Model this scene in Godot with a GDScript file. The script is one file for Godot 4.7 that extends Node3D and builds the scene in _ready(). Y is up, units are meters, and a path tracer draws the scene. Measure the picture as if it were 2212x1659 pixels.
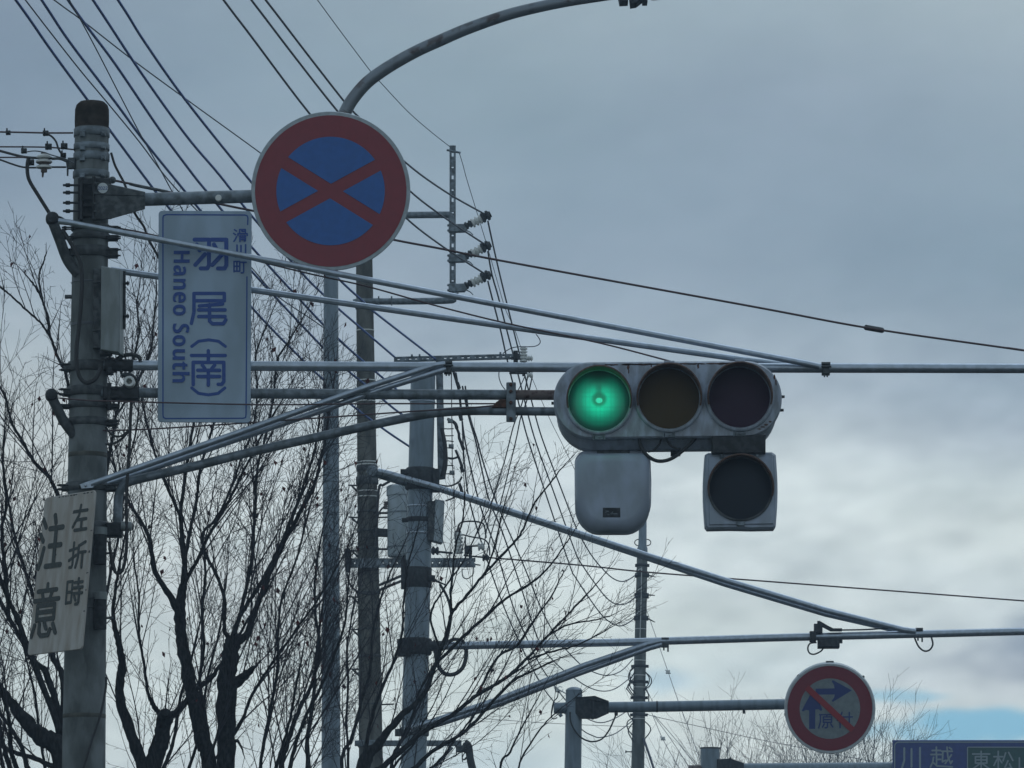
extends Node3D
# A signalled crossing under an overcast sky, seen through a long lens from 28 m before the near signal pole.
# Layout grid: the survey of the place is kept in a 2212 x 1659 grid of sight lines from the camera stand; spot() turns a sight line
# and a distance into a point, so that every thing stands at its own distance with its real size.

const FOCAL := 11000.0
const EYE := Vector3(0, 1.4, 0)
const PITCH := 0.14534
const SIGNAL := 28.0      # distance of the near signal pole
const LAMP := 46.0        # street lamp
const FAR_SIGNAL := 52.0  # signal pole across the junction
const MOPED := 54.0       # post of the no-right-turn sign
const UTILITY := 62.0     # power pole
const GUIDE := 70.0       # direction sign
const DISTANT := 92.0     # last power pole

var rng := RandomNumberGenerator.new()
var used := {}
var mats := {}
var look := Basis(Vector3.RIGHT, PITCH)

# ---------------------------------------------------------------- geometry helpers
func spot(x: float, y: float, d: float) -> Vector3:
	var v: Vector3 = look * Vector3((x - 1106.0) / FOCAL, -(y - 829.5) / FOCAL, -1.0)
	return EYE + v * (d / -v.z)

func mp(d: float) -> float:
	return d * 1.0106 / FOCAL

class Shape:
	var v := PackedVector3Array()
	var n := PackedVector3Array()
	var t := PackedVector2Array()
	var ix := PackedInt32Array()
	var use_uv := false

	func vert(p: Vector3, nn: Vector3, uv := Vector2.ZERO) -> int:
		v.append(p); n.append(nn); t.append(uv)
		return v.size() - 1

	func tri(a: int, b: int, c: int) -> void:
		var f := (v[b] - v[a]).cross(v[c] - v[a])
		if f.dot(n[a] + n[b] + n[c]) > 0.0:
			ix.append(a); ix.append(c); ix.append(b)
		else:
			ix.append(a); ix.append(b); ix.append(c)

	func flat(a: Vector3, b: Vector3, c: Vector3, d: Vector3, nn: Vector3) -> void:
		var i := vert(a, nn); vert(b, nn); vert(c, nn); vert(d, nn)
		tri(i, i + 1, i + 2); tri(i, i + 2, i + 3)

	# a swept tube; radii holds one radius for each point of the path
	func tube(path: PackedVector3Array, radii: PackedFloat32Array, sides := 8, caps := true) -> void:
		var count := path.size()
		if count < 2:
			return
		var tan0 := (path[1] - path[0]).normalized()
		var side := tan0.cross(Vector3.UP if absf(tan0.y) < 0.9 else Vector3.RIGHT).normalized()
		var start := v.size()
		for i in count:
			var tg := (path[mini(i + 1, count - 1)] - path[maxi(i - 1, 0)]).normalized()
			side = (side - tg * side.dot(tg)).normalized()
			var up := tg.cross(side)
			for k in sides:
				var a := TAU * k / sides
				var nn := side * cos(a) + up * sin(a)
				v.append(path[i] + nn * radii[i]); n.append(nn); t.append(Vector2(float(k) / sides, float(i)))
		for i in count - 1:
			for k in sides:
				var a := start + i * sides + k
				var b := start + i * sides + (k + 1) % sides
				ix.append(a); ix.append(b + sides); ix.append(b)
				ix.append(a); ix.append(a + sides); ix.append(b + sides)
		if caps:
			for e in [0, count - 1]:
				var nn: Vector3 = (path[0] - path[1]).normalized() if e == 0 else (path[e] - path[e - 1]).normalized()
				var c := vert(path[e], nn)
				var ring := v.size()
				for k in sides:
					vert(v[start + e * sides + k], nn)
				for k in sides:
					tri(c, ring + k, ring + (k + 1) % sides)

	# a turned shape: profile points are (radius, height along the axis)
	func lathe(o: Vector3, axis: Vector3, prof: Array, sides := 24, from := 0.0, to := TAU) -> void:
		axis = axis.normalized()
		var s := axis.cross(Vector3.UP if absf(axis.y) < 0.9 else Vector3.RIGHT).normalized()
		var u := axis.cross(s)
		var count := prof.size()
		var seg: Array[Vector2] = []
		for i in count - 1:
			var d: Vector2 = prof[i + 1] - prof[i]
			seg.append(Vector2(d.y, -d.x).normalized())
		for i in count - 1:
			var na := seg[i]
			var nb := seg[i]
			if i > 0 and seg[i - 1].dot(seg[i]) > 0.7:
				na = (seg[i - 1] + seg[i]).normalized()
			if i < count - 2 and seg[i + 1].dot(seg[i]) > 0.7:
				nb = (seg[i + 1] + seg[i]).normalized()
			var st := v.size()
			for k in sides + 1:
				var a := from + (to - from) * k / sides
				var r := s * cos(a) + u * sin(a)
				vert(o + r * prof[i].x + axis * prof[i].y, r * na.x + axis * na.y)
				vert(o + r * prof[i + 1].x + axis * prof[i + 1].y, r * nb.x + axis * nb.y)
			for k in sides:
				var b := st + k * 2
				if prof[i].x > 1e-6:
					tri(b, b + 2, b + 1)
				if prof[i + 1].x > 1e-6:
					tri(b + 1, b + 2, b + 3)

	# a flat body with chamfered rims: outline of its front face, the way that faces, thickness
	func plate(line: PackedVector3Array, nrm: Vector3, thick: float, bevel := 0.0, smooth := false) -> void:
		nrm = nrm.normalized()
		var ux := nrm.cross(Vector3.UP if absf(nrm.y) < 0.9 else Vector3.RIGHT).normalized()
		var uy := nrm.cross(ux)
		var o := line[0]
		var flat2 := PackedVector2Array()
		for p in line:
			flat2.append(Vector2((p - o).dot(ux), (p - o).dot(uy)))
		var area := 0.0
		var count := flat2.size()
		for i in count:
			area += flat2[i].cross(flat2[(i + 1) % count])
		if area < 0.0:
			flat2.reverse()
		var outn: Array[Vector2] = []
		var facen: Array[Vector2] = []
		for i in count:
			var e := (flat2[(i + 1) % count] - flat2[i]).normalized()
			facen.append(Vector2(e.y, -e.x))
		for i in count:
			var m := (facen[i] + facen[(i + count - 1) % count])
			m = m / maxf(0.5, m.length_squared() * 0.5) if m.length() > 0.01 else facen[i]
			outn.append(m)
		var rings: Array = [[0.0, bevel], [-bevel, 0.0], [-thick + bevel, 0.0], [-thick, bevel]] if bevel > 0.0 else [[0.0, 0.0], [-thick, 0.0]]
		var put := func(i: int, ring: Array) -> Vector3:
			var q: Vector2 = flat2[i] - outn[i] * ring[1]
			return o + ux * q.x + uy * q.y + nrm * ring[0]
		for r in rings.size() - 1:
			var slope: float = 0.0 if rings[r][1] == rings[r + 1][1] else (0.7 if r == 0 else -0.7)
			for i in count:
				var j := (i + 1) % count
				var n1: Vector2 = outn[i].normalized() if smooth else facen[i]
				var n2: Vector2 = outn[j].normalized() if smooth else facen[i]
				var w1 := (ux * n1.x + uy * n1.y + nrm * slope).normalized()
				var w2 := (ux * n2.x + uy * n2.y + nrm * slope).normalized()
				var b := vert(put.call(i, rings[r]), w1)
				vert(put.call(j, rings[r]), w2); vert(put.call(j, rings[r + 1]), w2); vert(put.call(i, rings[r + 1]), w1)
				tri(b, b + 1, b + 2); tri(b, b + 2, b + 3)
		var inner := PackedVector2Array()
		for i in count:
			inner.append(flat2[i] - outn[i] * bevel)
		var tris := Geometry2D.triangulate_polygon(inner)
		if tris.is_empty():
			tris = Geometry2D.triangulate_polygon(flat2)
		for e in 2:
			var st := v.size()
			for i in count:
				vert(put.call(i, rings[0] if e == 0 else rings[-1]), nrm if e == 0 else -nrm, flat2[i])
			for k in range(0, tris.size(), 3):
				tri(st + tris[k], st + tris[k + 1], st + tris[k + 2])

	func box(c: Vector3, size: Vector3, bevel := 0.0, b := Basis.IDENTITY) -> void:
		var h := size * 0.5
		var line := PackedVector3Array()
		for q in [Vector2(-1, -1), Vector2(1, -1), Vector2(1, 1), Vector2(-1, 1)]:
			line.append(c + b * Vector3(h.x * q.x, h.y * q.y, h.z))
		plate(line, b.z, size.z, bevel)

	func ball(c: Vector3, r: float, sides := 14) -> void:
		var prof: Array = []
		for i in 9:
			var a := PI * i / 8.0
			prof.append(Vector2(maxf(0.0, sin(a)) * r, -cos(a) * r))
		prof[0].x = 0.0
		prof[8].x = 0.0
		lathe(c, Vector3.UP, prof, sides)

	func mesh() -> ArrayMesh:
		var arrays := []
		arrays.resize(Mesh.ARRAY_MAX)
		arrays[Mesh.ARRAY_VERTEX] = v
		arrays[Mesh.ARRAY_NORMAL] = n
		arrays[Mesh.ARRAY_INDEX] = ix
		if use_uv:
			arrays[Mesh.ARRAY_TEX_UV] = t
		var m := ArrayMesh.new()
		m.add_surface_from_arrays(Mesh.PRIMITIVE_TRIANGLES, arrays)
		return m

# helpers that read the survey grid
func bar(s: Shape, pts: Array, d0: float, d1: float, r0: float, r1 := -1.0, sides := 12, round := true) -> void:
	# a tube along sight points; its distance goes from d0 to d1, its radius (in grid units at d0) from r0 to r1
	if r1 < 0.0:
		r1 = r0
	var line := smooth_line(pts) if round and pts.size() > 2 else PackedVector2Array(pts)
	var path := PackedVector3Array()
	var radii := PackedFloat32Array()
	var total := 0.0
	var at := PackedFloat32Array([0.0])
	for i in range(1, line.size()):
		total += line[i].distance_to(line[i - 1])
		at.append(total)
	for i in line.size():
		var f := at[i] / total
		var d := 1.0 / lerpf(1.0 / d0, 1.0 / d1, f)
		path.append(spot(line[i].x, line[i].y, d))
		radii.append(lerpf(r0, r1, f) * mp(d0))
	s.tube(path, radii, sides)

func smooth_line(pts: Array) -> PackedVector2Array:
	var out := PackedVector2Array()
	var count := pts.size()
	for i in count - 1:
		var p0: Vector2 = pts[maxi(i - 1, 0)]
		var p1: Vector2 = pts[i]
		var p2: Vector2 = pts[i + 1]
		var p3: Vector2 = pts[mini(i + 2, count - 1)]
		var steps := 6
		for k in steps:
			out.append(p1.cubic_interpolate(p2, p0, p3, float(k) / steps))
	out.append(pts[count - 1])
	return out

func V(a: Array) -> Array:
	var out := []
	for i in range(0, a.size(), 2):
		out.append(Vector2(a[i], a[i + 1]))
	return out

func rect(s: Shape, x0: float, y0: float, x1: float, y1: float, d: float, thick: float, bevel := 0.0) -> void:
	# an upright block whose face towards the road lies at the distance d
	s.plate(PackedVector3Array([spot(x0, y0, d), spot(x1, y0, d), spot(x1, y1, d), spot(x0, y1, d)]), Vector3.BACK, thick, bevel)

func poly(s: Shape, pts: Array, d: float, thick: float, bevel := 0.0, smooth := false) -> void:
	var line := PackedVector3Array()
	for p in pts:
		line.append(spot(p.x, p.y, d))
	s.plate(line, Vector3.BACK, thick, bevel, smooth)

func rounded(cx: float, cy: float, hw: float, hh: float, r: float, roll := 0.0, steps := 8) -> Array:
	var out := []
	for c in 4:
		var sx: float = [1, -1, -1, 1][c]
		var sy: float = [1, 1, -1, -1][c]
		for k in steps + 1:
			var a := PI * 0.5 * (c + float(k) / steps)
			var q := Vector2(sx * (hw - r) + cos(a) * r, sy * (hh - r) + sin(a) * r).rotated(roll)
			out.append(Vector2(cx, cy) + q)
	return out

func pillow(s: Shape, pts: Array, c: Vector2, d: float, depth: float, swell: float, inset: float) -> void:
	# a shell with a softly rounded front: rings of its outline drawn in towards the middle
	var n := pts.size()
	var steps := 9
	var start := s.v.size()
	for j in steps + 1:
		var a := PI * 0.5 * maxf(0.0, j - 1.0) / (steps - 1.0)
		var z := depth if j == 0 else swell * (1.0 - sin(a))
		for p in pts:
			var q: Vector2 = c + (p - c) * (1.0 - inset * (1.0 - cos(a)))
			var side: Vector2 = (p - c).normalized()
			s.vert(spot(q.x, q.y, d) + Vector3(0, 0, -z), (Vector3(side.x, -side.y, 0) * cos(a) + Vector3.BACK * sin(a)).normalized())
	for j in steps:
		for i in n:
			var k := start + j * n + i
			var l := start + j * n + (i + 1) % n
			s.tri(k, l, l + n)
			s.tri(k, l + n, k + n)
	var mid := s.vert(spot(c.x, c.y, d) + Vector3(0, 0, 0.004), Vector3.BACK)
	for i in n:
		s.tri(mid, start + steps * n + i, start + steps * n + (i + 1) % n)

func disc_line(cx: float, cy: float, r: float, count := 64) -> Array:
	var out := []
	for k in count:
		out.append(Vector2(cx, cy) + Vector2.from_angle(TAU * k / count) * r)
	return out

# ---------------------------------------------------------------- things and parts
func numbered(called: String) -> String:
	if not used.has(called):
		used[called] = 0
		return called
	used[called] += 1
	return "%s_%03d" % [called, used[called]]

func tag(o: Node, label: String, category: String, group := "", kind := "") -> void:
	if label: o.set_meta("label", label)
	if category: o.set_meta("category", category)
	if group: o.set_meta("group", group)
	if kind: o.set_meta("kind", kind)

func thing(called: String, label: String, category: String, at: Vector3, group := "", kind := "") -> Node3D:
	var o := Node3D.new()
	o.name = numbered(called)
	add_child(o, true)
	o.position = at
	tag(o, label, category, group, kind)
	return o

func part(parent: Node3D, called: String, s: Shape, m: Material, label := "", kind := "") -> MeshInstance3D:
	var o := MeshInstance3D.new()
	o.name = called
	var me := s.mesh()
	me.surface_set_material(0, m)
	o.mesh = me
	parent.add_child(o, true)
	if parent.get_parent() == self:
		o.position = -parent.position
	if label: o.set_meta("label", label)
	if kind: o.set_meta("kind", kind)
	return o

func single(called: String, s: Shape, m: Material, label: String, category: String, group := "", kind := "") -> MeshInstance3D:
	# a thing that is one mesh; its node stands at the middle of its shape
	var c := Vector3.ZERO
	var lo := s.v[0]
	var hi := s.v[0]
	for p in s.v:
		lo = lo.min(p); hi = hi.max(p)
	c = (lo + hi) * 0.5
	for i in s.v.size():
		s.v[i] -= c
	var o := MeshInstance3D.new()
	o.name = numbered(called)
	var me := s.mesh()
	me.surface_set_material(0, m)
	o.mesh = me
	add_child(o, true)
	o.position = c
	tag(o, label, category, group, kind)
	return o

# ---------------------------------------------------------------- materials
func lin(r: float, g: float, b: float) -> Color:
	return Color(r, g, b).linear_to_srgb()

func mottle(freq: float, lo: Color, hi: Color, seed_: int, octaves := 4, warp := false) -> NoiseTexture2D:
	var f := FastNoiseLite.new()
	f.noise_type = FastNoiseLite.TYPE_SIMPLEX_SMOOTH
	f.frequency = freq
	f.fractal_octaves = octaves
	f.seed = seed_
	f.domain_warp_enabled = warp
	var g := Gradient.new()
	g.set_color(0, lo)
	g.set_color(1, hi)
	g.offsets = PackedFloat32Array([0.25, 0.75])
	var t := NoiseTexture2D.new()
	t.width = 256
	t.height = 256
	t.seamless = true
	t.noise = f
	t.color_ramp = g
	return t

func mat(called: String, c: Color, rough := 0.8, metal := 0.0, tex: Texture2D = null, scale := Vector3.ONE, spec := 0.5) -> StandardMaterial3D:
	var m := StandardMaterial3D.new()
	m.resource_name = called
	m.albedo_color = c
	m.roughness = rough
	m.metallic = metal
	m.metallic_specular = spec
	if tex:
		m.albedo_texture = tex
		m.uv1_triplanar = true
		m.uv1_world_triplanar = true
		m.uv1_scale = scale
	mats[called] = m
	return m

func make_materials() -> void:
	var w := Color.WHITE
	var fine := mottle(0.02, Color(0.90, 0.90, 0.89), w, 3)
	var sheet := mottle(0.03, Color(0.955, 0.955, 0.95), w, 5, 3)
	var coarse := mottle(0.012, Color(0.70, 0.70, 0.68), Color(1, 1, 0.99), 7, 5, true)
	var streak := mottle(0.02, Color(0.88, 0.88, 0.86), w, 11, 3)
	var rusty := mottle(0.014, Color(0.55, 0.40, 0.34), Color(1, 1, 1), 19, 5, true)
	(rusty.color_ramp as Gradient).offsets = PackedFloat32Array([0.16, 0.34])
	mat("concrete", lin(0.215, 0.235, 0.25), 0.92, 0.0, coarse, Vector3(2.2, 0.7, 2.2), 0.3)
	mat("concrete_warm", lin(0.155, 0.155, 0.145), 0.93, 0.0, coarse, Vector3(2.0, 0.6, 2.0), 0.3)
	mat("concrete_far", lin(0.20, 0.215, 0.215), 0.92, 0.0, coarse, Vector3(1.5, 0.5, 1.5), 0.3)
	mat("moss_cap", lin(0.060, 0.050, 0.044), 0.95, 0.0, coarse, Vector3(4, 4, 4), 0.2)
	mat("galvanised", lin(0.46, 0.52, 0.61), 0.36, 0.8, fine, Vector3(2.5, 2.5, 2.5))
	mat("weathered_steel", lin(0.23, 0.27, 0.32), 0.55, 0.45, coarse, Vector3(3.5, 3.5, 3.5))
	mat("pole_steel", lin(0.215, 0.27, 0.33), 0.5, 0.4, streak, Vector3(2.5, 0.5, 2.5))
	mat("lamp_steel", lin(0.20, 0.225, 0.255), 0.42, 0.5, rusty, Vector3(0.8, 0.8, 0.8))
	mat("rusted_pipe", lin(0.17, 0.13, 0.12), 0.85, 0.1, rusty, Vector3(5, 5, 5))
	mat("hardware", lin(0.12, 0.132, 0.145), 0.7, 0.4, coarse, Vector3(5, 5, 5))
	mat("dark_hardware", lin(0.055, 0.06, 0.068), 0.75, 0.3, coarse, Vector3(6, 6, 6))
	mat("rust", lin(0.13, 0.06, 0.04), 0.95, 0.0, coarse, Vector3(8, 8, 8))
	mat("rust_wire", lin(0.11, 0.075, 0.08), 0.85, 0.1)
	mat("blue_wire", lin(0.09, 0.15, 0.40), 0.6)
	mat("black_wire", lin(0.055, 0.058, 0.085), 0.6)
	mat("grey_wire", lin(0.12, 0.13, 0.15), 0.6, 0.2)
	mat("cable", lin(0.03, 0.03, 0.032), 0.7)
	mat("box_grey", lin(0.25, 0.28, 0.295), 0.55, 0.1, streak, Vector3(3, 0.8, 3))
	mat("transformer_grey", lin(0.40, 0.46, 0.52), 0.5, 0.0, streak, Vector3(2, 0.6, 2))
	mat("plate_white", lin(0.35, 0.45, 0.57), 0.5, 0.0, mottle(0.008, Color(0.88, 0.88, 0.87), w, 23, 4), Vector3(1.2, 0.5, 1.2))
	mat("letter_blue", lin(0.022, 0.070, 0.29), 0.5)
	mat("rim_grey", lin(0.38, 0.43, 0.47), 0.45, 0.3, fine, Vector3(3, 3, 3))
	mat("sign_red", lin(0.24, 0.026, 0.040), 0.4, 0.0, sheet, Vector3(2, 2, 2))
	mat("sign_blue", lin(0.018, 0.115, 0.40), 0.4, 0.0, sheet, Vector3(2, 2, 2))
	mat("slash_red", lin(0.34, 0.025, 0.03), 0.45)
	mat("lens_field", lin(0.25, 0.29, 0.31), 0.4, 0.0, fine, Vector3(2, 2, 2))
	mat("arrow_blue", lin(0.03, 0.05, 0.20), 0.45)
	mat("guide_blue", lin(0.025, 0.05, 0.24), 0.4, 0.0, fine, Vector3(2, 2, 2))
	mat("guide_green", lin(0.02, 0.085, 0.085), 0.4, 0.0, fine, Vector3(2, 2, 2))
	mat("guide_white", lin(0.24, 0.30, 0.34), 0.4)
	mat("porcelain", lin(0.68, 0.69, 0.68), 0.3)
	mat("brown_porcelain", lin(0.10, 0.07, 0.06), 0.35)
	mat("letter_grey", lin(0.075, 0.085, 0.085), 0.8, 0.0, mottle(0.05, Color(0.75, 0.75, 0.72), Color(1, 1, 1), 31, 3), Vector3(5, 5, 5))
	mat("signal_paint", lin(0.36, 0.41, 0.50), 0.42, 0.0, mottle(0.016, Color(0.82, 0.81, 0.79), w, 41, 5), Vector3(4.0, 1.3, 4.0))
	mat("unit_paint", lin(0.35, 0.40, 0.50), 0.4, 0.0, mottle(0.01, Color(0.9, 0.9, 0.88), w, 43, 4), Vector3(2.2, 1.2, 2.2))
	mat("visor_inside", lin(0.15, 0.10, 0.088), 0.85, 0.0, null, Vector3.ONE, 0.2)
	mat("visor_rim", lin(0.17, 0.10, 0.08), 0.85, 0.0, coarse, Vector3(9, 9, 9))
	mat("amber_lens", lin(0.080, 0.055, 0.026), 0.5, 0.0, null, Vector3.ONE, 0.15)
	mat("red_lens", lin(0.052, 0.030, 0.048), 0.5, 0.0, null, Vector3.ONE, 0.15)
	mat("dark_lens", lin(0.030, 0.034, 0.044), 0.4, 0.0, null, Vector3.ONE, 0.2)
	mat("bark", lin(0.045, 0.045, 0.048), 0.95, 0.0, mottle(0.04, Color(0.55, 0.55, 0.52), w, 51, 4), Vector3(4, 1.5, 4), 0.2)
	mat("twig", lin(0.045, 0.042, 0.050), 0.9, 0.0, null, Vector3.ONE, 0.2)
	mat("dead_leaf", lin(0.17, 0.035, 0.03), 0.8, 0.0, mottle(0.05, Color(0.5, 0.45, 0.45), w, 53, 2), Vector3(7, 7, 7), 0.2)
	mat("far_twig", lin(0.045, 0.042, 0.050), 0.9, 0.0, null, Vector3.ONE, 0.2)
	mat("asphalt", lin(0.05, 0.05, 0.052), 0.95, 0.0, coarse, Vector3(0.6, 0.6, 0.6), 0.3)
	mat("paving", lin(0.22, 0.215, 0.20), 0.95, 0.0, coarse, Vector3(0.6, 0.6, 0.6), 0.3)
	mat("grass", lin(0.07, 0.085, 0.04), 0.95, 0.0, coarse, Vector3(0.3, 0.3, 0.3), 0.2)
	mat("kerb", lin(0.28, 0.28, 0.27), 0.9, 0.0, coarse, Vector3(1, 1, 1), 0.3)
	mat("sticker", lin(0.62, 0.66, 0.68), 0.4)
	mat("case_white", lin(0.62, 0.66, 0.70), 0.45, 0.0, fine, Vector3(2, 2, 2))
	mat("mark_white", lin(0.6, 0.6, 0.6), 0.7)

# ---------------------------------------------------------------- sky
const SKY_Y := [0.0, 200.0, 400.0, 600.0, 750.0, 850.0, 950.0, 1050.0, 1150.0, 1250.0, 1350.0, 1450.0, 1550.0, 1650.0]
const SKY_C := [
	[128,146,168, 138,157,176, 150,168,184, 152,170,186, 160,176,190],
	[126,145,168, 136,156,176, 140,160,178, 142,160,180, 148,166,184],
	[132,150,172, 140,158,178, 140,160,180, 138,157,178, 140,160,180],
	[150,166,184, 148,165,184, 145,163,184, 138,157,178, 134,155,176],
	[160,175,190, 156,172,190, 152,170,190, 148,166,186, 138,157,178],
	[165,178,190, 162,178,194, 165,182,198, 158,175,194, 142,162,184],
	[168,181,192, 168,184,198, 178,195,208, 178,194,208, 156,174,194],
	[170,182,192, 172,187,200, 182,198,212, 186,202,214, 178,195,208],
	[170,183,193, 174,190,202, 184,200,212, 186,202,214, 190,205,215],
	[170,184,194, 178,192,204, 188,204,214, 184,200,212, 182,198,210],
	[170,186,196, 180,195,206, 190,206,214, 186,202,212, 172,188,202],
	[172,188,198, 182,198,208, 192,208,216, 184,202,214, 170,184,200],
	[174,190,200, 186,202,212, 192,208,216, 194,208,216, 186,202,214],
	[176,192,202, 184,200,212, 184,204,217, 198,212,220, 180,204,218],
]
var puffs := FastNoiseLite.new()
var wisps := FastNoiseLite.new()
var shreds := FastNoiseLite.new()

func sky_cell(row: int, col: int) -> Vector3:
	var r: Array = SKY_C[clampi(row, 0, 13)]
	var k := clampi(col, 0, 4) * 3
	return Vector3(r[k], r[k + 1], r[k + 2])

func sky_at(az: float, el: float) -> Color:
	# az, el in radians; the cloud deck as a table of tones, then puffs and wisps of cloud on top
	var x := 1106.0 + az * FOCAL
	var y := 829.5 - (el - PITCH) * FOCAL
	# far from the junction the table repeats its edge tones, folded so that nothing jumps
	var fx := pingpong(x, 2212.0) / 553.0
	var yy := clampf(y, 0.0, 1650.0)
	var i := 0
	while i < 12 and yy > SKY_Y[i + 1]:
		i += 1
	var fy: float = (yy - SKY_Y[i]) / (SKY_Y[i + 1] - SKY_Y[i])
	var c := int(fx)
	var gx := fx - c
	var rows := []
	for k in 4:
		rows.append(sky_cell(i - 1 + k, c).cubic_interpolate(sky_cell(i - 1 + k, c + 1), sky_cell(i - 1 + k, c - 1), sky_cell(i - 1 + k, c + 2), gx))
	var q: Vector3 = rows[1].cubic_interpolate(rows[2], rows[0], rows[3], fy)
	var low := smoothstep(500.0, 1100.0, y)
	var a := puffs.get_noise_2d(x * 1.0 + y * 0.5, y * 1.7)
	var b := wisps.get_noise_2d(x * 0.9 + y * 0.4, y * 2.0)
	q += Vector3(1.0, 0.97, 0.92) * (a * lerpf(6.0, 21.0, low) + b * lerpf(2.0, 15.0, low))
	q += Vector3(1.0, 0.97, 0.9) * shreds.get_noise_2d(x + y * 0.3, y * 1.8) * lerpf(1.0, 9.0, low)
	q += Vector3(7, 8, 4) + Vector3(22, 18, 13) * low
	# a dark bank and a blue gap low beside the direction sign
	var bank := Vector2((x - 2240.0) / 170.0, (y - 1400.0) / 75.0).length()
	q = q.lerp(Vector3(122, 140, 162), 0.55 * (1.0 - smoothstep(0.2, 1.25, bank + b * 0.5 + a * 0.35)))
	var gap := 1.0 - smoothstep(0.45, 1.05, Vector2((x - 2200.0) / 330.0, (y - 1578.0 + (x - 2000.0) * 0.03) / 47.0).length() + b * 0.6 + a * 0.5)
	var gap2 := 0.65 * (1.0 - smoothstep(0.3, 1.0, Vector2((x - 1960.0) / 170.0, (y - 1506.0) / 15.0).length() + b * 0.7))
	q = q.lerp(Vector3(146, 200, 226), maxf(gap, gap2))
	var gap3 := 0.45 * (1.0 - smoothstep(0.1, 1.0, Vector2((x - 1430.0) / 120.0, (y - 1475.0) / 40.0).length() + b * 0.5))
	q = q.lerp(Vector3(165, 202, 226), gap3)
	return Color(clampf(q.x, 0, 255) / 255.0, clampf(q.y, 0, 255) / 255.0, clampf(q.z, 0, 255) / 255.0)

func make_sky() -> ImageTexture:
	puffs.noise_type = FastNoiseLite.TYPE_SIMPLEX_SMOOTH
	puffs.frequency = 0.0016
	puffs.fractal_octaves = 5
	puffs.seed = 5
	wisps.noise_type = FastNoiseLite.TYPE_SIMPLEX_SMOOTH
	wisps.frequency = 0.005
	wisps.fractal_octaves = 4
	wisps.seed = 9
	shreds.noise_type = FastNoiseLite.TYPE_SIMPLEX_SMOOTH
	shreds.frequency = 0.011
	shreds.fractal_octaves = 4
	shreds.domain_warp_enabled = true
	shreds.domain_warp_amplitude = 40.0
	shreds.domain_warp_frequency = 0.004
	shreds.seed = 21
	var side := 4096
	var small := 360
	var im := Image.create(small, small, false, Image.FORMAT_RGB8)
	for j in small:
		var el := PI * 0.5 - PI * (j + 0.5) / small
		for k in small:
			im.set_pixel(k, j, sky_at(wrapf(TAU * (k + 0.5) / small, -PI, PI), maxf(el, 0.0)))
	im.resize(side, side, Image.INTERPOLATE_CUBIC)
	var wide := int(side * 9.0 / 360.0)
	var y0 := int(side * (0.5 - 16.0 / 180.0))
	var y1 := int(side * (0.5 - 0.5 / 180.0))
	for j in range(y0, y1):
		var el := PI * 0.5 - PI * (j + 0.5) / side
		for k in range(-wide, wide):
			im.set_pixel(posmod(k, side), j, sky_at(TAU * (k + 0.5) / side, el))
	return ImageTexture.create_from_image(im)

func _ready() -> void:
	rng.seed = 20220117
	var cam := Camera3D.new()
	cam.name = "camera"
	cam.position = EYE
	cam.basis = look
	cam.fov = rad_to_deg(2.0 * atan(829.5 / FOCAL))
	cam.near = 0.1
	cam.far = 2000.0
	cam.current = true
	add_child(cam)

	var env := Environment.new()
	env.background_mode = Environment.BG_SKY
	var sky := Sky.new()
	var pano := PanoramaSkyMaterial.new()
	pano.panorama = make_sky()
	sky.sky_material = pano
	env.sky = sky
	env.tonemap_mode = Environment.TONE_MAPPER_LINEAR
	env.tonemap_exposure = 1.0
	env.fog_enabled = true
	env.fog_density = 0.0017
	env.fog_light_color = Color(0.82, 0.91, 1.0)
	env.sdfgi_enabled = true
	env.ssao_enabled = true
	env.ssil_enabled = true
	var around := WorldEnvironment.new()
	around.name = "environment"
	around.environment = env
	add_child(around)

	var sun := DirectionalLight3D.new()
	sun.name = "sun"
	sun.light_energy = 0.15
	sun.light_color = Color(0.86, 0.93, 1.0)
	sun.light_angular_distance = 30.0
	sun.shadow_enabled = true
	add_child(sun)
	sun.look_at_from_position(Vector3(20, 70, -40), Vector3.ZERO)

	make_materials()
	build_ground()
	build_signal_pole()
	build_far_signal_pole()
	build_utility_pole()
	build_distant_pole()
	build_street_lamp()
	build_moped_post()
	build_guide_sign()
	build_trees()
	build_traffic_light()
	build_signs()
	build_wires()

func build_ground() -> void:
	var s := Shape.new()
	s.flat(Vector3(-600, 0, 600), Vector3(600, 0, 600), Vector3(600, 0, -900), Vector3(-600, 0, -900), Vector3.UP)
	single("ground", s, mats.grass, "", "", "", "structure")
	s = Shape.new()
	s.flat(Vector3(-1.2, 0.004, 60), Vector3(6.5, 0.004, 60), Vector3(6.5, 0.004, -200), Vector3(-1.2, 0.004, -200), Vector3.UP)
	single("road", s, mats.asphalt, "", "", "", "structure")
	s = Shape.new()
	s.flat(Vector3(-80, 0.008, -33), Vector3(80, 0.008, -33), Vector3(80, 0.008, -46), Vector3(-80, 0.008, -46), Vector3.UP)
	single("cross_road", s, mats.asphalt, "", "", "", "structure")
	for side in [-1, 1]:
		var x: float = -2.7 if side < 0 else 8.0
		for run in [[60.0, -32.0], [-47.0, -200.0]]:
			s = Shape.new()
			s.box(Vector3(x, 0.06, (run[0] + run[1]) * 0.5), Vector3(2.9, 0.12, run[0] - run[1]), 0.0)
			single("pavement", s, mats.paving, "", "", "", "structure")
# ---------------------------------------------------------------- poles
class Pole:
	var top: Vector2
	var bot: Vector2
	var rt: float
	var rb: float
	var d: float
	func _init(a: Vector2, b: Vector2, ra: float, rb_: float, dist: float) -> void:
		top = a; bot = b; rt = ra; rb = rb_; d = dist
	func x(y: float) -> float:
		return lerpf(top.x, bot.x, (y - top.y) / (bot.y - top.y))
	func r(y: float) -> float:
		return lerpf(rt, rb, (y - top.y) / (bot.y - top.y))

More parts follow.
